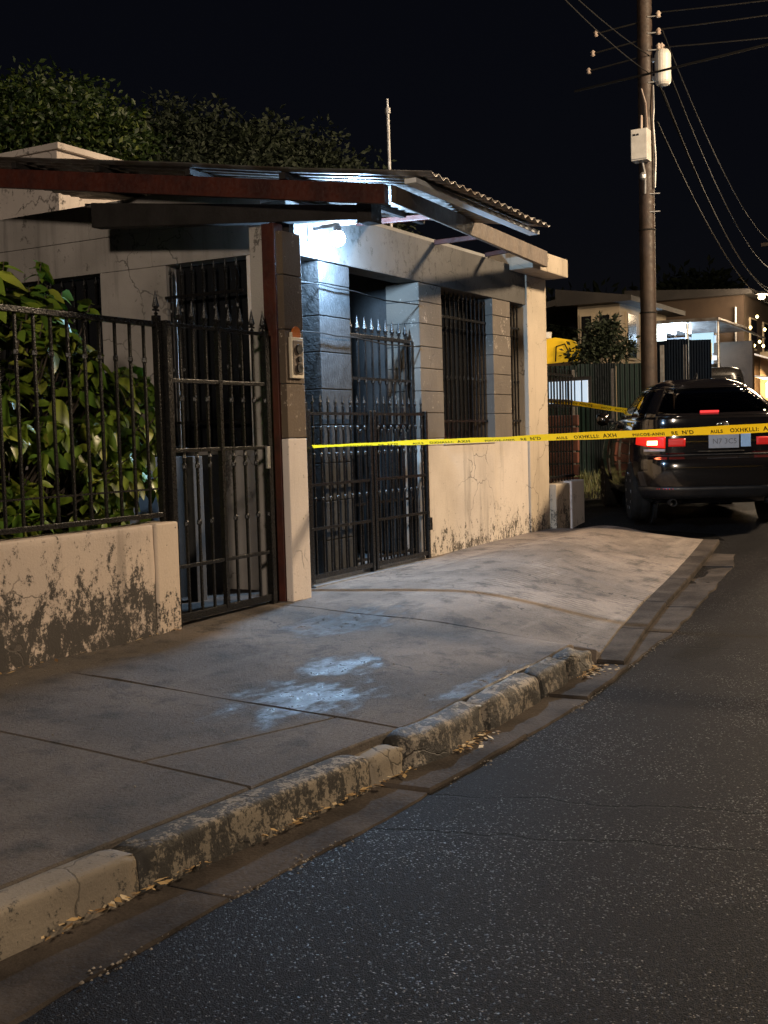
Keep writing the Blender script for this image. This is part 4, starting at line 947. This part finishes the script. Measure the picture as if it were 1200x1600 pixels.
def street_lamp(loc, head, energy, label, visible_bulb=M['wbulb'], colr=WARM):
    t = thing('street_lamp', loc, label, 'street lamp', 'street lamps')
    B = Vector(loc); Hd = Vector(head); top = Vector((B.x, B.y, Hd.z - .25))
    MB().tube([B - Vector((0, 0, .2)), top], [.075, .05], 12).build('pole', M['steel'], t, smooth=True)
    d = Hd - top; MB().tube([top - Vector((0, 0, .05)), top + Vector((d.x * .3, d.y * .3, .3)), Hd + Vector((0, 0, .16))], .03, 8).build('arm', M['steel'], t, smooth=True)
    hd = MB().lathe([(.05, .19), (.16, .15), (.2, .09), (.19, .085)], Hd, 16).build('hood', M['steel'], t)
    MB().lathe([(.001 + .11 * math.sin(k / 8 * math.pi), -.08 * math.cos(k / 8 * math.pi)) for k in range(9)], Hd, 14).build('globe', visible_bulb, hd, smooth=True)
    if energy:
        ld = bpy.data.lights.new('street_light', 'POINT'); ld.energy = energy; ld.color = colr; ld.shadow_soft_size = .6
        lo = bpy.data.objects.new('street_light', ld); COL.objects.link(lo); lo.parent = t; lo.location = Hd - B - Vector((0, 0, .12))
    return t
street_lamp((16.5, -4.2, r(16.5)), (16.5, -2.5, 7.8), KEY_W, 'tall street lamp across the street, right of the photo')
street_lamp((-11, -5.6, -.3), (-11, -4.0, 6.5), BACK_W, 'tall street lamp behind the camera', colr=NEUTRAL)
street_lamp((29, 2.4, r(29)), (29, 4.0, 6.6), 900, 'street lamp farther up the street, past the right edge of the photo')
street_lamp((40.9, 7.75, 1.1), (39.9, 8.08, 5.46), 330, 'far street lamp glowing orange at the right edge')

# ------------------------------------------------------------------ vehicles (stacked plan outlines)
M['paint'] = None
def paint():
    h = NT('black_car_paint'); return h.P(col=(.006, .005, .005), rough=.16, coat=1.0, spec=.5, metal=.0)
M['paint'] = paint(); M['paintv'] = simple('van_paint', (.03, .028, .028), None, 2, .3, coat=.5, bump=0)
def glass():
    h = NT('tinted_glass'); tr = h.n('ShaderNodeBsdfTransparent', {'Color': (.6, .63, .65)}); gl = h.n('ShaderNodeBsdfGlossy', {'Color': (.9, .9, .9), 'Roughness': .03})
    fr = h.n('ShaderNodeFresnel', {'IOR': 1.5}); mx = h.n('ShaderNodeMixShader', {0: fr.outputs[0], 1: tr.outputs[0], 2: gl.outputs[0]})
    h.t.links.new(mx.outputs[0], h.o.inputs['Surface']); return h.m
M['glass'] = glass()
M['chrome'] = simple('chrome', (.7, .7, .7), (.6, .6, .6), 5, .1, 1.0, 0)
M['rubber'] = simple('tyre_rubber', (.006, .006, .006), (.01, .01, .01), 20, .85, bump=.3, spec=.2)
M['alloy'] = simple('alloy_rim', (.35, .35, .36), (.3, .3, .3), 5, .3, .9, 0)
M['tail'] = emis('lit_tail_lamp', (1.0, .02, .008), .7, (.4, .01, .01)); M['tailcore'] = emis('tail_lamp_core', (1.0, .20, .08), 22, (.5, .1, .05)); M['taildim'] = emis('dim_tail_lamp', (1, .03, .02), .28, (.35, .01, .01)); M['brake'] = emis('brake_bar', (1, .05, .05), 1.1, (.4, .02, .02))
M['clearlens'] = simple('clear_lens', (.6, .55, .55), None, 4, .15, bump=0); M['plate'] = simple('number_plate', (.42, .43, .46), (.36, .37, .4), 30, .4, bump=0); M['bluepanel'] = simple('pale_blue_sticker', (.45, .66, .9), (.4, .6, .85), 8, .3, bump=0)
M['seat'] = simple('seat_cloth', (.02, .02, .02), None, 8, .8)
class Loft:
    def __init__(s, layers): s.L = layers
    def at(s, z):
        L = s.L
        if z <= L[0][0]: return L[0]
        for a, b in zip(L, L[1:]):
            if z <= b[0]:
                f = (z - a[0]) / (b[0] - a[0]); return tuple(p + (q - p) * f for p, q in zip(a, b))
        return L[-1]
    def p(s, tdeg, z, off=0.0):
        _, xr_, xf, wd, n = s.at(z); t_ = R_(tdeg); c, q = math.cos(t_), math.sin(t_); e = 2 / n
        cx_ = (xr_ + xf) / 2; a = (xf - xr_) / 2
        sx = -math.copysign(abs(c) ** e, c); sy = math.copysign(abs(q) ** e, q)
        nrm = Vector((math.copysign(abs(c) ** (2 - e), -c) / a, math.copysign(abs(q) ** (2 - e), q) / wd, 0)).normalized()
        return Vector((cx_ + a * sx, wd * sy, z)) + nrm * off
    def solid(s, zs, ts):
        mb = MB(); n = len(ts)
        vs = [s.p(t_, z) for z in zs for t_ in ts]
        fs = [(i * n + k, i * n + (k + 1) % n, (i + 1) * n + (k + 1) % n, (i + 1) * n + k) for i in range(len(zs) - 1) for k in range(n)]
        fs += [tuple(reversed(range(n))), tuple(range((len(zs) - 1) * n, len(zs) * n))]
        return mb.add(vs, fs)
    def patch(s, t0, t1, z0, z1, off=.004, th=.012, nt=14, nzv=5, zf=None):
        """curved panel lying on the loft, with thickness"""
        mb = MB(); A = []; 
        for lay in (off, off - th):
            for i in range(nt + 1):
                for j in range(nzv + 1):
                    u = i / nt; za, zb_ = (z0, z1) if zf is None else zf(u)
                    A.append(s.p(t0 + (t1 - t0) * u, za + (zb_ - za) * j / nzv, lay))
        m_ = nzv + 1; N = (nt + 1) * m_
        fs = [(i * m_ + j, (i + 1) * m_ + j, (i + 1) * m_ + j + 1, i * m_ + j + 1) for i in range(nt) for j in range(nzv)]
        fs += [tuple(N + q for q in reversed(f)) for f in fs]
        ring = [i * m_ for i in range(nt + 1)] + [nt * m_ + j for j in range(1, m_)] + [i * m_ + nzv for i in range(nt - 1, -1, -1)] + [j for j in range(nzv - 1, 0, -1)]
        fs += [(ring[k], N + ring[k], N + ring[(k + 1) % len(ring)], ring[(k + 1) % len(ring)]) for k in range(len(ring))]
        return mb.add(A, fs)
def cut_arches(o, cyls):
    for c, rad, depth, side in cyls:
        mb = MB().lathe([(rad, -depth), (rad, depth)], c, 40, 'y'); me = mb.mesh('cut', M['rubber']); co = bpy.data.objects.new('cut', me); COL.objects.link(co)
        mo = o.modifiers.new('b', 'BOOLEAN'); mo.operation = 'DIFFERENCE'; mo.object = co; mo.solver = 'EXACT'
        co.matrix_world = o.matrix_world.copy() if False else Matrix.Identity(4)
        par = o.parent; o.parent = None
        dg = bpy.context.evaluated_depsgraph_get(); me2 = bpy.data.meshes.new_from_object(o.evaluated_get(dg)); o.modifiers.clear(); o.data = me2; o.parent = par
        bpy.data.objects.remove(co)
def wheel(t, x, y, rad, wd, side):
    q = Vector((x, y, rad))
    w_ = wd / 2
    ty = MB().lathe([(rad * .66, -w_), (rad * .9, -w_), (rad * .97, -w_ * .85), (rad, -w_ * .55), (rad * .995, -.02), (rad * .985, 0), (rad * .995, .02), (rad, w_ * .55), (rad * .97, w_ * .85), (rad * .9, w_), (rad * .66, w_)], q, 40, 'y').build('tyre', M['rubber'], t, local=True)
    ri = MB().lathe([(rad * .655, -w_ * .9), (rad * .66, w_ * .92), (rad * .62, w_ * .96), (rad * .60, w_ * .3), (.02, w_ * .2)], q, 32, 'y')
    sgn = -side
    mb = MB()
    for k in range(10):
        a = k * math.pi / 5; c = Vector((math.cos(a), 0, math.sin(a)))
        mb.beam(q + c * .05 + Vector((0, side * w_ * .75, 0)), q + c * rad * .63 + Vector((0, side * w_ * .9, 0)), .035, .03, up=(0, 1, 0))
    mb.lathe([(.06, -.02), (.065, .0), (.05, .02)], q + Vector((0, side * w_ * .8, 0)), 16, 'y')
    ri.build('rim', M['alloy'], ty, local=True); mb.build('spokes', M['alloy'], ty, local=True, bevel=.003)
    # dark liner behind the wheel
    MB().lathe([(rad * 1.12, -.02), (rad * 1.12, .02)], q - Vector((0, side * .16, 0)), 28, 'y').build('arch_liner', M['rubber'], t, local=True)
CAR = thing('parked_car', (13.48, 3.17, .10), 'black car parked beyond the tape with its red tail lamps lit', 'car', rz=R_(24.9))
body = Loft([(.24, .20, 4.5, .80, 5), (.30, .10, 4.6, .88, 5), (.42, .03, 4.66, .925, 5.5), (.58, 0, 4.7, .945, 6), (.70, 0, 4.7, .95, 6), (.76, .02, 4.7, .95, 6), (.79, .07, 4.68, .945, 6), (.83, .11, 4.66, .94, 6),
             (1.0, .105, 4.5, .93, 6), (1.10, .12, 4.25, .915, 6), (1.17, .14, 3.9, .90, 6), (1.22, .145, 3.5, .885, 6), (1.245, .165, 3.4, .87, 6)])
ts = [k * 360 / 96 for k in range(96)]
zs = [.24, .27, .30, .36, .42, .5, .58, .64, .70, .735, .76, .775, .79, .81, .83, .9, 1.0, 1.05, 1.10, 1.14, 1.17, 1.20, 1.22, 1.235, 1.245]
o = body.solid(zs, ts).build('body', M['paint'], None, smooth=True, local=True)
cut_arches(o, [((.95, sd * .93, .37), .405, .30, sd) for sd in (1, -1)] + [((3.85, sd * .93, .37), .405, .30, sd) for sd in (1, -1)])
o.parent = CAR; BODY = o
for p_ in o.data.polygons: p_.use_smooth = True
try:
    o.modifiers.new('sharp', 'EDGE_SPLIT').split_angle = R_(32)
except Exception: pass
top = Loft([(1.245, .24, 3.35, .86, 5), (1.30, .33, 3.22, .83, 5), (1.45, .60, 2.9, .735, 4.4), (1.58, .90, 2.6, .635, 3.9), (1.63, 1.03, 2.5, .585, 3.7), (1.67, 1.15, 2.4, .52, 3.5), (1.70, 1.27, 2.25, .44, 3.3), (1.72, 1.36, 2.1, .39, 3.2), (1.73, 1.5, 1.95, .24, 3)])
top.solid([1.62, 1.645, 1.67, 1.685, 1.70, 1.71, 1.72, 1.726, 1.73], ts).build('roof', M['paint'], CAR, smooth=True, local=True)
gz0, gz1 = 1.27, 1.60
for (a, b) in ((36, 56), (71, 74.5), (88, 92), (128, 142), (-56, -36), (-74.5, -71), (-92, -88), (-142, -128)):
    top.patch(a, b, 1.24, 1.63, 0, .03).build('pillar', M['paint'], CAR, smooth=True, local=True)
top.patch(-180, 180, 1.595, 1.625, .001, .03, 96, 2).build('roof_edge', M['paint'], CAR, smooth=True, local=True)
top.patch(-36, 36, 1.243, 1.285, .004, .03, 24, 2).build('window_frame', M['paint'], CAR, smooth=True, local=True)
for nm, a, b in (('rear_window', -36, 36), ('side_window', 56, 71), ('side_window', 74.5, 88), ('side_window', 92, 128), ('side_window', -71, -56), ('side_window', -88, -74.5), ('side_window', -128, -92), ('windscreen', 142, 218)):
    top.patch(a, b, 1.246, 1.61, -.006, .004, 18, 4).build(nm, M['glass'], CAR, smooth=True, local=True)
# spoiler and brake bar
body.patch(-3, 3, 1.285, 1.312, -.0, .02) if False else MB().box(.29, .33, -.02, .19, 1.288, 1.312).build('brake_light', M['brake'], CAR, .003, local=True)
for sd in (1, -1):
    tl = body.patch(17 * sd, 60 * sd, .89, 1.075, .012, .04, 22, 6, zf=lambda u: (.885 + .05 * u, 1.02 + .08 * u)).build('tail_light', M['tail'], CAR, smooth=True, local=True)
    body.patch(25 * sd, 38 * sd, .925, .975, .02, .02, 12, 3).build('lamp_core', M['tailcore'], tl, smooth=True, local=True)
    body.patch(17 * sd, 44 * sd, .85, .878, .012, .03, 16, 2).build('reversing_lens', M['clearlens'], tl, smooth=True, local=True)
    body.patch(4.5 * sd, 14.4 * sd, .905, .995, .010, .03, 10, 4).build('tail_light', M['taildim'], CAR, smooth=True, local=True)
    body.patch(9 * sd, 30 * sd, .40, .425, .006, .02, 8, 2).build('reflector', M['taildim'], CAR, local=True)
    MB().lathe([(.04, .25), (.042, 0), (.036, 0), (.034, .2)], (.07, sd * .55, .26), 16, 'x').build('exhaust_pipe', M['blackplastic'], CAR, local=True)
body.patch(-40, 40, .80, .815, .012, .03, 30, 2).build('bumper_trim', M['blackplastic'], CAR, smooth=True, local=True)
body.patch(-62, 62, .30, .44, .01, .03, 40, 3).build('lower_bumper', M['blackplastic'], CAR, smooth=True, local=True)
body.patch(-1.2, 1.2, .835, .85, .02, .02, 12, 1).build('handle_strip', M['chrome'], CAR, local=True)
pl = MB().box(.082, .094, -.20, .14, .875, 1.035).build('number_plate', M['plate'], CAR, .003, local=True)
cu = bpy.data.curves.new('plate_text', 'FONT'); cu.body = 'N7 3C5'; cu.size = .085; cu.resolution_u = 2
ob = bpy.data.objects.new('tmp', cu); COL.objects.link(ob); me = bpy.data.meshes.new_from_object(ob.evaluated_get(bpy.context.evaluated_depsgraph_get())); bpy.data.objects.remove(ob)
for q in me.vertices: q.co = Vector((.079, .10 - q.co.x, .925 + q.co.y))
M['platetext'] = simple('worn_plate_print', (.16, .16, .17), None, 8, .5, bump=0); me.materials.append(M['platetext']); link('lettering', me, pl)
MB().box(.080, .094, -.33, -.22, .885, 1.035).build('sticker', M['bluepanel'], CAR, .003, local=True)
# oval badge
mb = MB()
def ell(a, b, cy_, cz_, rr): mb.tube([(.095, cy_ + a * math.cos(k / 20 * 2 * math.pi), cz_ + b * math.sin(k / 20 * 2 * math.pi)) for k in range(21)], rr, 6)
ell(.065, .042, -.02, 1.135, .008); ell(.024, .038, -.02, 1.137, .006); ell(.042, .016, -.02, 1.152, .006)
mb.build('badge', M['chrome'], CAR, smooth=True, local=True)
MB().box(.11, .125, .50, .60, 1.09, 1.105).build('model_script', M['chrome'], CAR, local=True)
for sd in (1, -1):
    wheel(CAR, .95, sd * .83, .37, .23, sd); wheel(CAR, 3.85, sd * .83, .37, .23, sd)
    mr = MB().lathe([(.03, -.10), (.085, -.06), (.095, .02), (.06, .08)], (3.05, sd * 1.02, 1.27), 14, 'y').build('mirror', M['paint'], CAR, smooth=True, local=True)
    MB().tube([(3.05, sd * .86, 1.25), (3.05, sd * 1.0, 1.25)], .025, 8).build('stalk', M['blackplastic'], mr, local=True)
    for (a, b) in ((75 * sd, 89.5 * sd), (90.5 * sd, 118 * sd)):
        body.patch(a, b, .42, 1.2, .003, .01, 12, 6).build('door', M['paint'], CAR, smooth=True, local=True)
    MB().tube([(1.7, sd * .95, 1.02), (1.72, sd * .975, 1.02), (1.88, sd * .975, 1.02), (1.9, sd * .95, 1.02)], .014, 6).build('door_handle', M['chrome'], CAR, local=True)
MB().tube([(1.62, 0, 1.715), (1.52, 0, 1.80)], [.03, .008], 8).build('antenna', M['blackplastic'], CAR, local=True)
for (x, y) in ((1.05, .45), (1.05, -.45), (2.1, .4), (2.1, -.4)):
    st = MB().box(x - .08, x + .08, y - .24, y + .24, .9, 1.33).build('seat', M['seat'], CAR, .06, local=True, seg=3)
    MB().box(x - .05, x + .05, y - .13, y + .13, 1.35, 1.54).build('headrest', M['seat'], st, .045, local=True, seg=3)
# van behind
VAN = thing('parked_van', (32.3, 7.6, r(32.3)), 'dark van whose roof shows behind the black car', 'van', rz=R_(20))
vb = Loft([(.3, .05, 3.6, .66, 6), (.5, 0, 3.7, .7, 7), (1.0, 0, 3.7, .71, 7), (1.3, .05, 3.5, .7, 7), (1.75, .15, 3.1, .65, 6), (1.95, .22, 2.8, .6, 5), (2.02, .35, 2.5, .5, 4), (2.05, .7, 2.2, .35, 3.5)])
vb.solid([.3, .5, .8, 1.0, 1.15, 1.3, 1.5, 1.75, 1.85, 1.95, 1.99, 2.02, 2.04, 2.05], ts).build('body', M['paintv'], VAN, smooth=True, local=True)
vb.patch(-30, 30, 1.35, 1.8, .004, .01, 16, 4).build('rear_window', M['glassdark'], VAN, local=True)
for sd in (1, -1):
    vb.patch(70 * sd, 110 * sd, 1.32, 1.72, .004, .01, 12, 4).build('side_window', M['glassdark'], VAN, local=True)
    for x in (.8, 2.9): wheel(VAN, x, sd * .62, .33, .2, sd)
    vb.patch(38 * sd, 50 * sd, .9, 1.25, .006, .01, 6, 4).build('tail_light', M['taildim'], VAN, local=True)
